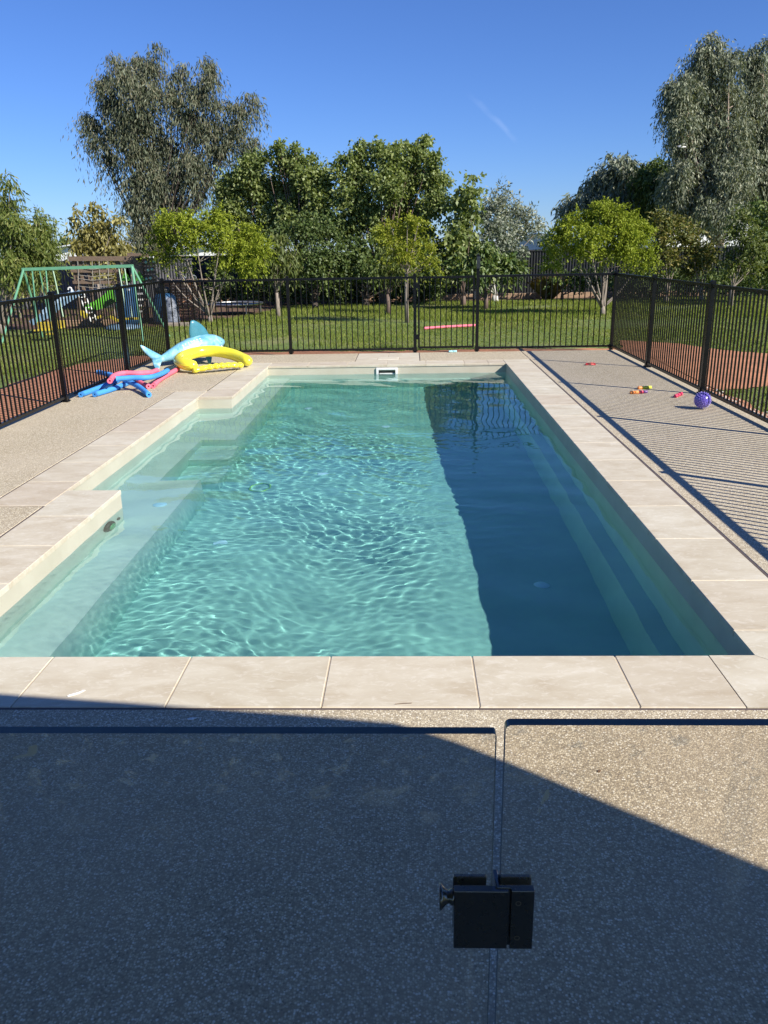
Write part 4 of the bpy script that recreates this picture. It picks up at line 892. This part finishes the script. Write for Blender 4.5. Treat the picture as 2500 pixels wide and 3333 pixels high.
def tree(name, label, cat, base, Y, px, leaf, bark, dens=260, ll=.10, lw=.05, r0=.09, fork=.35, stems=1, depth=.8, limbs=1.0, seed=1, group=None, limb_r=.35, twigs=0, cl=1.0, **kw):
    """px: (cx, cy, rx, ry) crown masses as they stand in the photograph; each becomes a rounded mass of real depth round distance Y"""
    rr = random.Random(seed); s = Y/PXM/1.03
    B = Vector(at(*base, Y)) if len(base) == 2 else Vector(base); B.z = GZ
    bl = []
    for (cx, cy, rx, ry) in px:
        dy = rr.uniform(-1, 1)*min(rx*s, 1.2)*depth; p = at(cx, cy, Y+dy); bl.append((p[0], p[1], p[2], rx*s*cl, max(rx, ry)*s*.85*depth+.05, ry*s*cl))
    root = empty(name, B, label, cat, group)
    tb = MB(); zmin = min(b[2]-b[5] for b in bl); topb = max(b[2] for b in bl)
    fz = max(GZ+.15, zmin*fork+GZ*(1-fork)); F = B+Vector((0, 0, fz-GZ)); lo_ = MB()
    wig = lambda a: Vector((rr.uniform(-a, a), rr.uniform(-a, a), rr.uniform(-a, a)*.4))
    if stems == 1: tb.tube([B-Vector((0, 0, .05)), B.lerp(F, .5)+wig(r0*.3), F], [r0*1.25, r0, r0*.85], 10)
    else: tb.tube([B-Vector((0, 0, .05)), B+Vector((0, 0, .12)), B+Vector((0, 0, .22))], [r0*1.3, r0*1.1, r0*.8], 10)
    for i, b in enumerate(bl):
        if rr.random() > limbs: continue
        S0 = F if stems == 1 else B+Vector((rr.uniform(-1, 1)*r0*.6, rr.uniform(-1, 1)*r0*.6, .18)); E_ = Vector(b[:3]); mid = S0.lerp(E_, .45)+Vector((0, 0, -(E_.z-S0.z)*.04))+wig((E_-S0).length*.07)
        mid.x = S0.x+(E_.x-S0.x)*(.38+rr.uniform(0, .14)); pts = cat_rom([S0, mid, E_], 5); k = len(pts); q0 = r0*limb_r*(1.25 if stems > 1 else 1.0)*min(1, .45+.55*max(b[3], b[5])/.9)
        lo_.tube(pts, [q0*(1-.9*j/(k-1))+.005 for j in range(k)], 6)
        for _ in range(3+twigs):
            j = rr.randint(k//3, k-2); p0 = pts[j]; dr = Vector((rr.uniform(-1, 1)*b[3], rr.uniform(-1, 1)*b[4], rr.uniform(.1, .8)*b[5]))*.7; p1 = p0+dr
            lo_.tube([p0, p0.lerp(p1, .5)+wig(dr.length*.12), p1], [q0*.38+.004, q0*.25+.003, .004], 5)
    tb.build('trunk', BARK[bark], root, True); lo_.build('limbs', BARK[bark], root, True)
    leaves('crown', bl, LEAF[leaf], root, dens=dens, ll=ll, lw=lw, seed=seed, **kw)
    return root
C1 = lambda L: [(132.7+a*.32, 66.4+b*.32, c*.32, d_*.32) for a, b, c, d_ in L]
C2 = lambda L: [(1128+a*.32, 298.6+b*.32, c*.32, d_*.32) for a, b, c, d_ in L]
# --- the big gums
tree('gum_tree', 'tall drooping grey-green gum tree at the upper left above the garden', 'tree', (345, 560), 38,
 C1([(660,110,36,28),(620,160,32,24),(520,190,60,42),(400,220,70,50),(340,180,24,28),(600,260,90,70),(450,330,110,80),(300,360,75,60),(240,380,28,50),(340,480,85,80),(560,420,115,95),(420,600,105,95),(360,700,65,70),(150,590,52,48),(220,650,62,58),(230,760,46,50),(320,830,46,58),(345,890,24,50),(560,620,105,105),(800,300,56,56),(840,230,30,26),(960,220,40,40),(1040,230,32,40),(990,310,64,68),(930,420,80,85),(760,450,62,95),(1030,480,46,60),(840,600,95,100),(960,640,85,95),(1060,640,52,70),(1260,450,56,34),(1310,480,20,56),(1230,540,50,58),(1150,520,34,48),(1180,640,60,66),(1130,740,66,70),(1300,770,56,46),(1240,830,58,50),(1060,800,58,80),(700,780,115,105),(520,820,105,105),(880,860,95,105),(620,960,115,105),(500,1000,72,95),(800,980,90,95),(960,960,46,78),(1000,1010,18,70),(640,1120,90,80),(780,1130,54,70),(930,1120,30,80),(500,1180,64,90),(530,1330,90,95),(560,1430,75,50)]),
 'gumL', 'dark', dens=520, ll=.19, lw=.038, r0=.22, fork=.7, hang=1.0, tw=.8, per=14, seed=11, depth=.9, out=.45, wob=.35, shell=1.7)
tree('gum_tree', 'huge silvery gum tree at the upper right reaching near the top of the picture', 'tree', (1545, 640), 36,
 [(1535,112,28,28),(1540,90,16,14),(1520,150,44,36),(1575,140,22,30),(1478,180,40,26),(1447,188,18,14),(1470,215,36,30),(1555,215,55,50),(1500,260,52,44),(1480,310,34,44),(1560,300,60,56),(1525,350,55,50),(1470,375,34,36),(1455,420,30,40),(1575,385,52,50),(1500,420,60,42),(1560,450,60,36),(1480,460,40,26),(1465,260,30,26),(1530,195,36,30),(1590,330,30,60)],
 'gumR', 'gum', dens=520, ll=.15, lw=.04, r0=.32, fork=.7, hang=.75, cl=1.10, tw=.55, per=14, clump=.68, seed=12, depth=.9, out=.5, wob=.32, shell=1.7)
tree('gum_tree', 'silvery gum tree at the right picture edge beside the huge one', 'tree', (1650, 640), 37,
 [(1645,112,28,24),(1610,125,12,20),(1640,160,36,34),(1680,200,44,50),(1640,220,34,40),(1665,280,44,50),(1635,330,34,46),(1665,370,44,44),(1630,420,36,40),(1665,450,44,34),(1720,250,50,90),(1720,420,40,70),(1625,270,20,30)],
 'gumR', 'gum', dens=520, ll=.15, lw=.04, r0=.28, fork=.7, hang=.75, cl=1.10, tw=.55, per=14, clump=.68, seed=13, depth=.9, out=.5, wob=.32, shell=1.7)
tree('gum_tree', 'lower blue-grey gum standing left of the huge silvery gum', 'tree', (1350, 620), 42,
 [(1345,355,32,24),(1310,385,38,30),(1360,390,42,36),(1290,425,42,26),(1240,435,26,14),(1335,430,44,28),(1380,430,36,34),(1400,470,50,26),(1225,455,18,10)],
 'bluegrey', 'gum', dens=300, ll=.26, lw=.07, r0=.2, fork=.6, hang=.7, tw=.7, per=12, seed=14, wob=.3)
tree('gum_tree', 'dark green tree between the blue-grey gum and the huge silvery gum', 'tree', (1425, 620), 41,
 [(1420,355,26,16),(1400,385,28,24),(1440,385,32,34),(1425,430,36,36),(1465,440,30,40)],
 'dark', 'dark', dens=300, ll=.24, lw=.08, r0=.2, fork=.6, hang=.6, tw=.6, seed=15)
tree('silver_tree', 'pale silver-leaved tree far behind, right of the tall green trees', 'tree', (1080, 600), 34,
 [(1075,445,32,26),(1082,420,14,14),(1110,470,32,26),(1140,480,24,22),(1165,495,12,14),(1050,475,28,28),(1090,500,40,28),(1130,510,34,22)],
 'silver', 'grey', dens=260, ll=.16, lw=.05, r0=.15, fork=.6, hang=.1, tw=.5, upb=.5, seed=16, wob=.35)
tree('gum_tree', 'tiny distant dark tree seen over the white shed at the far left', 'tree', (137, 560), 70, [(137,522,11,9),(128,530,9,8),(148,530,8,7)], 'dark', 'dark', dens=60, ll=.4, lw=.2, r0=.2, seed=17, hang=.2, tw=.5)
# --- tall broad-leaved trees
tree('pear_tree', 'tall broad-leaved green tree left of centre, beside the drooping gum', 'tree', (560, 660), 28,
 [(540,375,34,34),(500,400,30,34),(555,420,46,44),(500,450,34,40),(480,420,14,20),(600,420,36,40),(520,490,46,40),(585,480,46,40),(548,342,12,16)],
 'pear', 'brown', dens=700, ll=.105, lw=.060, r0=.14, fork=.3, hang=.45, tw=.30, per=9, upb=.75, seed=21, group='tall broad-leaved trees')
tree('pear_tree', 'tall broad-leaved green tree with three leafy spires left of the gap of sky', 'tree', (660, 660), 27.5,
 [(620,360,28,32),(600,340,8,26),(606,322,6,12),(640,345,10,30),(640,320,7,12),(660,380,30,34),(675,345,8,22),(695,390,22,34),(640,420,44,40),(690,430,34,40),(650,480,46,44),(700,480,32,44),(620,470,30,40),(575,346,9,16),(612,312,5,9),(652,352,8,16),(690,375,7,14)],
 'pear', 'brown', dens=700, ll=.105, lw=.060, r0=.14, fork=.3, hang=.45, tw=.30, per=9, upb=.75, seed=22, group='tall broad-leaved trees')
tree('pear_tree', 'widest tall broad-leaved tree at the centre with high leafy tips', 'tree', (830, 660), 27,
 [(776,312,9,18),(778,340,18,26),(740,350,14,18),(725,370,14,16),(770,380,36,36),(760,430,42,44),(815,335,20,26),(822,320,8,14),(850,350,32,30),(842,322,7,14),(890,318,7,12),(858,322,6,12),(755,345,7,14),(930,335,8,12),(872,318,12,12),(905,335,22,28),(918,303,9,16),(915,318,10,14),(940,350,16,14),(830,400,44,44),(890,390,48,44),(935,390,28,34),(960,395,12,14),(800,470,46,44),(870,460,52,44),(935,440,36,40),(750,490,36,40),(840,530,50,40),(900,510,44,40)],
 'pear', 'brown', dens=700, ll=.105, lw=.060, r0=.16, fork=.3, hang=.45, tw=.30, per=9, upb=.75, seed=23, group='tall broad-leaved trees')
tree('pear_tree', 'smaller broad-leaved tree with a single spire right of the centre trees', 'tree', (1000, 650), 26,
 [(1000,415,18,22),(1022,395,6,18),(1023,420,14,20),(990,445,22,28),(1030,445,14,14),(1000,480,26,32),(975,510,24,32),(1010,530,28,34),(985,560,30,30)],
 'pear', 'brown', dens=300, ll=.14, lw=.085, r0=.09, fork=.3, hang=.4, tw=.4, per=10, seed=24, group='tall broad-leaved trees')
tree('shade_tree', 'dense small-leaved dark green tree below the spired trees', 'tree', (680, 670), 25.5,
 [(660,500,50,40),(710,490,30,40),(610,510,34,30),(680,550,54,38),(730,540,26,40),(640,570,34,30),(700,595,40,20)],
 'dark', 'dark', dens=380, ll=.08, lw=.055, r0=.1, fork=.3, hang=.35, tw=.35, per=12, seed=25)
tree('shade_tree', 'dark green shrubby tree behind the centre lime sapling', 'tree', (790, 665), 26,
 [(770,540,34,34),(800,570,40,30),(745,575,26,28),(850,580,44,26),(920,560,38,34),(950,530,22,30)],
 'dark', 'dark', dens=340, ll=.11, lw=.07, r0=.1, fork=.3, hang=.35, tw=.35, per=10, seed=26)
tree('shade_tree', 'dark grey-green tree behind the glossy citrus tree', 'tree', (1070, 640), 27.5,
 [(1060,500,30,24),(1035,530,24,28),(1085,530,34,28),(1060,560,40,30),(1110,550,24,24),(1020,580,26,26)],
 'bluegrey', 'pale', dens=330, ll=.10, lw=.06, r0=.11, fork=.3, hang=.2, tw=.35, seed=27)
for i, (x, w_, hh, lab) in enumerate(((470, 46, 34, 'dark low shrub in shade behind the trampoline, left of the pruned fruit tree'), (560, 50, 36, 'dark low shrub in shade behind the pruned fruit tree'), (650, 50, 38, 'dark low shrub in shade under the spired trees'), (745, 50, 38, 'dark low shrub in shade under the middle of the tree line'), (840, 46, 34, 'dark low shrub in shade directly behind the centre saplings'), (930, 44, 34, 'dark low shrub in shade left of the citrus tree'))):
    tree('shrub', lab, 'shrub', (x, 648), 27.6, [(x-w_*.5, 628, w_*.62, hh*.75), (x+w_*.3, 622, w_*.66, hh*.85), (x, 600, w_*.6, hh*.8)], 'dark', 'dark', dens=300, ll=.10, lw=.06, r0=.05, fork=.2, hang=.2, tw=.3, seed=40+i, limbs=.4)
# --- small garden trees
tree('lime_tree', 'bright lime feathery tree on several stems behind the far left corner', 'tree', (455, 697), 20.6,
 C1([(760,1260,90,48),(860,1270,70,50),(1040,1270,95,66),(680,1330,50,44),(900,1350,120,66),(1080,1360,90,70),(650,1400,44,40),(760,1430,90,46),(900,1440,70,44),(1060,1450,80,52),(1280,1370,84,74),(1290,1480,95,74),(1200,1420,60,60),(620,1510,42,30),(730,1510,60,34),(850,1590,36,24),(1120,1590,52,26),(1250,1570,84,50),(1380,1450,34,60),(1160,1510,60,50)]),
 'lime', 'grey', dens=1750, ll=.062, lw=.028, r0=.055, stems=5, hang=.35, tw=.32, per=22, limbs=.5, clump=.38, cl=1.06, seed=31, depth=1.0, limb_r=.42, out=.8, wob=.3, shell=1.7)
tree('fruit_tree', 'small pruned fruit tree with drooping olive leaves left of the fence post', 'tree', (601, 684), 22.7,
 [(600,520,24,22),(585,545,20,22),(615,540,20,24),(600,568,28,18),(628,560,10,26),(572,575,14,14),(640,545,6,16)],
 'olive', 'grey', dens=560, ll=.13, lw=.035, r0=.06, fork=.55, hang=1.0, tw=.3, per=10, seed=32, twigs=2)
tree('fruit_tree', 'small fruit tree with darker olive leaves just behind the centre lime sapling', 'tree', (838, 679), 22.9,
 [(830,560,24,24),(850,580,28,18),(822,590,18,16),(870,570,20,24),(845,540,20,20),(885,590,14,14)],
 'olive', 'brown', dens=380, ll=.12, lw=.035, r0=.055, fork=.6, hang=.8, tw=.3, per=10, seed=33, twigs=2)
tree('lime_tree', 'slender lime sapling with one pale stem in front of the centre trees', 'tree', (879, 697), 20.1,
 [(842,482,18,16),(830,508,22,22),(862,500,26,26),(905,478,16,14),(898,500,20,22),(850,535,34,22),(905,530,30,24),(875,556,38,18),(930,570,20,14),(880,480,14,14),(935,545,16,16)],
 'limey', 'grey', dens=1000, ll=.062, lw=.027, r0=.045, fork=.95, hang=.3, tw=.32, per=22, clump=.4, seed=34, limb_r=.4, twigs=2, shell=1.6)
tree('citrus_tree', 'small citrus tree with large glossy leaves behind the tall gate post', 'tree', (1049, 668), 24.3,
 [(1050,540,30,22),(1020,560,26,20),(1080,560,28,22),(1110,565,18,16),(1050,585,36,16),(1000,575,14,16),(1095,590,24,12),(1035,605,18,8)],
 'citrus', 'brown', dens=470, ll=.17, lw=.055, r0=.065, fork=.65, hang=.55, tw=.32, per=9, seed=35, twigs=2)
tree('lime_tree', 'large bright lime feathery tree with many bare stems near the right corner', 'tree', (1301, 683), 21.5,
 C2([(590,470,80,50),(520,500,70,50),(400,540,100,56),(700,560,95,62),(300,590,70,60),(250,640,64,66),(450,650,130,80),(600,620,110,80),(720,680,110,76),(830,650,50,84),(230,720,48,34),(380,750,90,40),(550,750,100,46),(680,760,80,50),(830,790,60,54),(170,790,40,30),(210,860,42,28),(880,850,34,24),(790,850,50,26),(760,620,70,60),(640,520,60,50)]),
 'lime', 'grey', dens=1750, ll=.062, lw=.028, r0=.06, stems=6, hang=.35, tw=.32, per=22, limbs=.5, clump=.38, cl=1.06, seed=36, depth=1.0, limb_r=.42, out=.8, shell=1.7)
# --- shrubs on the right, trees on the left
tree('shrub', 'rusty green shrub right of the large lime tree', 'shrub', (1440, 640), 26, C2([(930,560,60,60),(1030,580,80,64),(960,680,70,70),(1080,700,80,80),(1000,830,90,60),(920,790,40,60)]), 'rust', 'grey', dens=560, ll=.10, lw=.05, r0=.06, stems=4, hang=.25, tw=.35, seed=51, upb=.3)
tree('shrub', 'rusty green shrub between two white gaps right of the lime tree', 'shrub', (1515, 640), 26.5, C2([(1120,640,60,60),(1150,760,90,80),(1230,820,80,66),(1270,760,44,44),(1120,870,90,40)]), 'rust', 'grey', dens=560, ll=.10, lw=.05, r0=.06, stems=4, hang=.25, tw=.35, seed=52, upb=.3)
tree('fruit_tree', 'rounded green fruit tree near the right edge behind the side fence', 'tree', (1578, 655), 24, C2([(1500,510,70,56),(1450,620,66,70),(1540,670,84,84),(1470,800,110,84),(1560,870,70,56),(1400,890,50,40),(1590,760,60,60)]), 'olive', 'grey', dens=620, ll=.09, lw=.045, r0=.06, fork=.6, hang=.35, tw=.35, seed=53)
tree('fruit_tree', 'green tree cut by the right picture edge behind the side fence', 'tree', (1668, 650), 25, [(1650,470,22,40),(1665,530,28,44),(1650,580,30,26),(1700,500,40,60)], 'citrus', 'grey', dens=560, ll=.10, lw=.05, r0=.06, fork=.6, hang=.35, tw=.35, seed=54)
tree('shrub', 'dark shrub against the fence at the right picture edge', 'shrub', (1640, 625), 28, [(1600,615,40,24),(1660,610,46,28),(1540,615,30,18)], 'dark', 'dark', dens=300, ll=.10, lw=.06, r0=.05, stems=3, hang=.2, tw=.3, seed=55)
tree('shrub', 'small dark shrub leaning on the charcoal fence beneath the lime tree', 'shrub', (1215, 625), 27.5, [(1200,560,20,34),(1215,600,26,20),(1250,600,34,22),(1310,605,34,20),(1180,520,12,26)], 'dark', 'dark', dens=300, ll=.10, lw=.06, r0=.05, stems=3, hang=.2, tw=.3, seed=56)
for i, (x, y, w_, h_, lab) in enumerate(((1385, 612, 46, 26, 'dark shrub behind the right end of the far fence, below the rusty shrubs'), (1465, 614, 46, 24, 'dark shrub behind the side fence, between the two rusty shrubs'), (1545, 612, 40, 24, 'dark shrub behind the side fence, left of the rounded fruit tree'))):
    tree('shrub', lab, 'shrub', (x, y+30), 28.2, [(x-w_*.5, y, w_*.6, h_), (x+w_*.5, y+3, w_*.6, h_), (x, y-h_*.5, w_*.6, h_*.8)], 'dark', 'dark', dens=420, ll=.10, lw=.06, r0=.04, stems=3, hang=.2, tw=.3, seed=80+i, limbs=.4)
tree('willow_tree', 'airy olive-green tree at the left picture edge above the swing set', 'tree', (6, 720), 18.9,
 [(20,400,14,24),(15,440,26,32),(35,480,34,34),(0,500,36,44),(70,500,26,26),(85,470,12,16),(95,500,20,30),(60,540,40,34),(105,545,18,24),(20,560,40,34),(-20,470,26,50),(80,580,24,18),(40,600,30,14)],
 'willow', 'grey', dens=900, ll=.12, lw=.028, r0=.07, stems=5, hang=.7, tw=.4, per=14, seed=57, limb_r=.45, shell=1.7)
tree('willow_tree', 'smaller grey-green tree just right of the one at the left edge', 'tree', (100, 650), 23, [(90,475,14,18),(98,505,20,26),(108,540,16,26),(90,560,24,24)], 'olive', 'grey', dens=620, ll=.11, lw=.03, r0=.05, stems=3, hang=.5, tw=.35, seed=58)
tree('fruit_tree', 'yellowing tree behind the timber climbing frame', 'tree', (215, 650), 26,
 C1([(250,1200,38,40),(100,1190,14,18),(270,1290,56,56),(370,1270,30,40),(90,1300,28,40),(180,1370,74,50),(320,1380,74,58),(430,1460,48,40),(250,1470,110,50),(120,1440,50,56)]),
 'yellow', 'grey', dens=620, ll=.15, lw=.06, r0=.07, fork=.5, hang=.7, tw=.35, per=10, seed=59, twigs=3)
for i, (x, y, w_, h_, lab) in enumerate(((40, 625, 44, 26, 'low yellow-green bush under the tree at the left edge'), (100, 612, 30, 22, 'low yellow-green bush behind the left end of the swing set'), (240, 590, 36, 26, 'yellow-green bush seen through the timber climbing frame'))):
    tree('shrub', lab, 'shrub', (x, y+30), 23.5, [(x-w_*.4, y, w_*.5, h_*.6), (x+w_*.4, y+3, w_*.5, h_*.6), (x, y-h_*.4, w_*.5, h_*.5)], 'yellow' if i != 1 else 'willow', 'grey', dens=330, ll=.11, lw=.05, r0=.03, stems=3, hang=.3, tw=.3, seed=60+i)
# ornamental grass tuft and a pale trunk with netting
def tuft():
    r = np.random.RandomState(77); n = 900; c = np.array([4.72, 28.2, GZ]); a = r.uniform(0, 6.28, n); L = r.uniform(.35, .95, n); lean = r.uniform(.05, .55, n)
    base = c+np.stack([np.cos(a)*r.uniform(0, .18, n), np.sin(a)*r.uniform(0, .18, n), np.zeros(n)], 1); dr = np.stack([np.cos(a)*lean, np.sin(a)*lean, np.ones(n)], 1); dr /= np.linalg.norm(dr, axis=1)[:, None]
    m1 = base+dr*(L*.6)[:, None]; tip = base+dr*L[:, None]+np.stack([np.cos(a)*lean*L*.5, np.sin(a)*lean*L*.5, -lean*L*.45], 1); w = np.stack([-np.sin(a), np.cos(a), 0*a], 1)*.009
    V = np.stack([base-w, base+w, m1+w*.8, tip, m1-w*.8], 1).reshape(-1, 3)
    npmesh('ornamental_grass', V, np.arange(n*5).reshape(n, 5), m_leaf('straw_blades', (.22, .15, .06), (.36, .26, .12), (.46, .36, .19), .35, .05), None, label='straw-coloured ornamental grass tuft against the charcoal fence', cat='grass tuft')
tuft()

bird = empty('bird', at(1473, 318, 24), 'small pale bird flying in front of the huge silvery gum', 'bird')
bp = at(1473, 318, 24); bw = simple('pale_feathers', (.62, .60, .55), .8)
MB().lathe((bp[0]-.09, bp[1], bp[2]), [(.004, 0), (.022, .03), (.035, .08), (.028, .14), (.020, .16), (.022, .18), (.004, .205)], 12, Matrix.Rotation(R_(88), 3, 'Y')).build('body', bw, bird, True)
for s_ in (1, -1):
    c = Vector(bp); MB().plate([c+Vector((.03, 0, .02)), c+Vector((.01, s_*.16, .07)), c+Vector((-.06, s_*.24, .05)), c+Vector((-.06, s_*.10, .03)), c+Vector((-.04, 0, .015))], (0, -.2*s_, 1), .006).build('wing', bw, bird)

def gravel():
    r = np.random.RandomState(5); n = 1500; x = 3.50+np.abs(r.normal(0, .12, n)); y = r.uniform(4.2, 10.3, n); sz = r.uniform(.008, .02, n); b = []; F = []
    o8 = np.array([(1,0,0),(0,1,0),(-1,0,0),(0,-1,0),(0,0,.8),(0,0,-.5)], float); f8 = np.array([(0,1,4),(1,2,4),(2,3,4),(3,0,4),(1,0,5),(2,1,5),(3,2,5),(0,3,5)])
    V = np.stack([x, y, np.full(n, GZ+.012)], 1)[:, None, :]+o8[None]*sz[:, None, None]*r.uniform(.6, 1.3, (n, 6, 1)); F = (f8[None]+np.arange(n)[:, None, None]*6).reshape(-1, 3)
    t = NT('pale_gravel'); t.set(t.b, 'Base Color', t.ramp(t.island(), [(0, (.22, .17, .13)), (.5, (.45, .40, .34)), (1, (.66, .62, .56))])); t.b.inputs['Roughness'].default_value = .85
    npmesh('gravel', V.reshape(-1, 3), F, t.m, kind='stuff')
gravel()
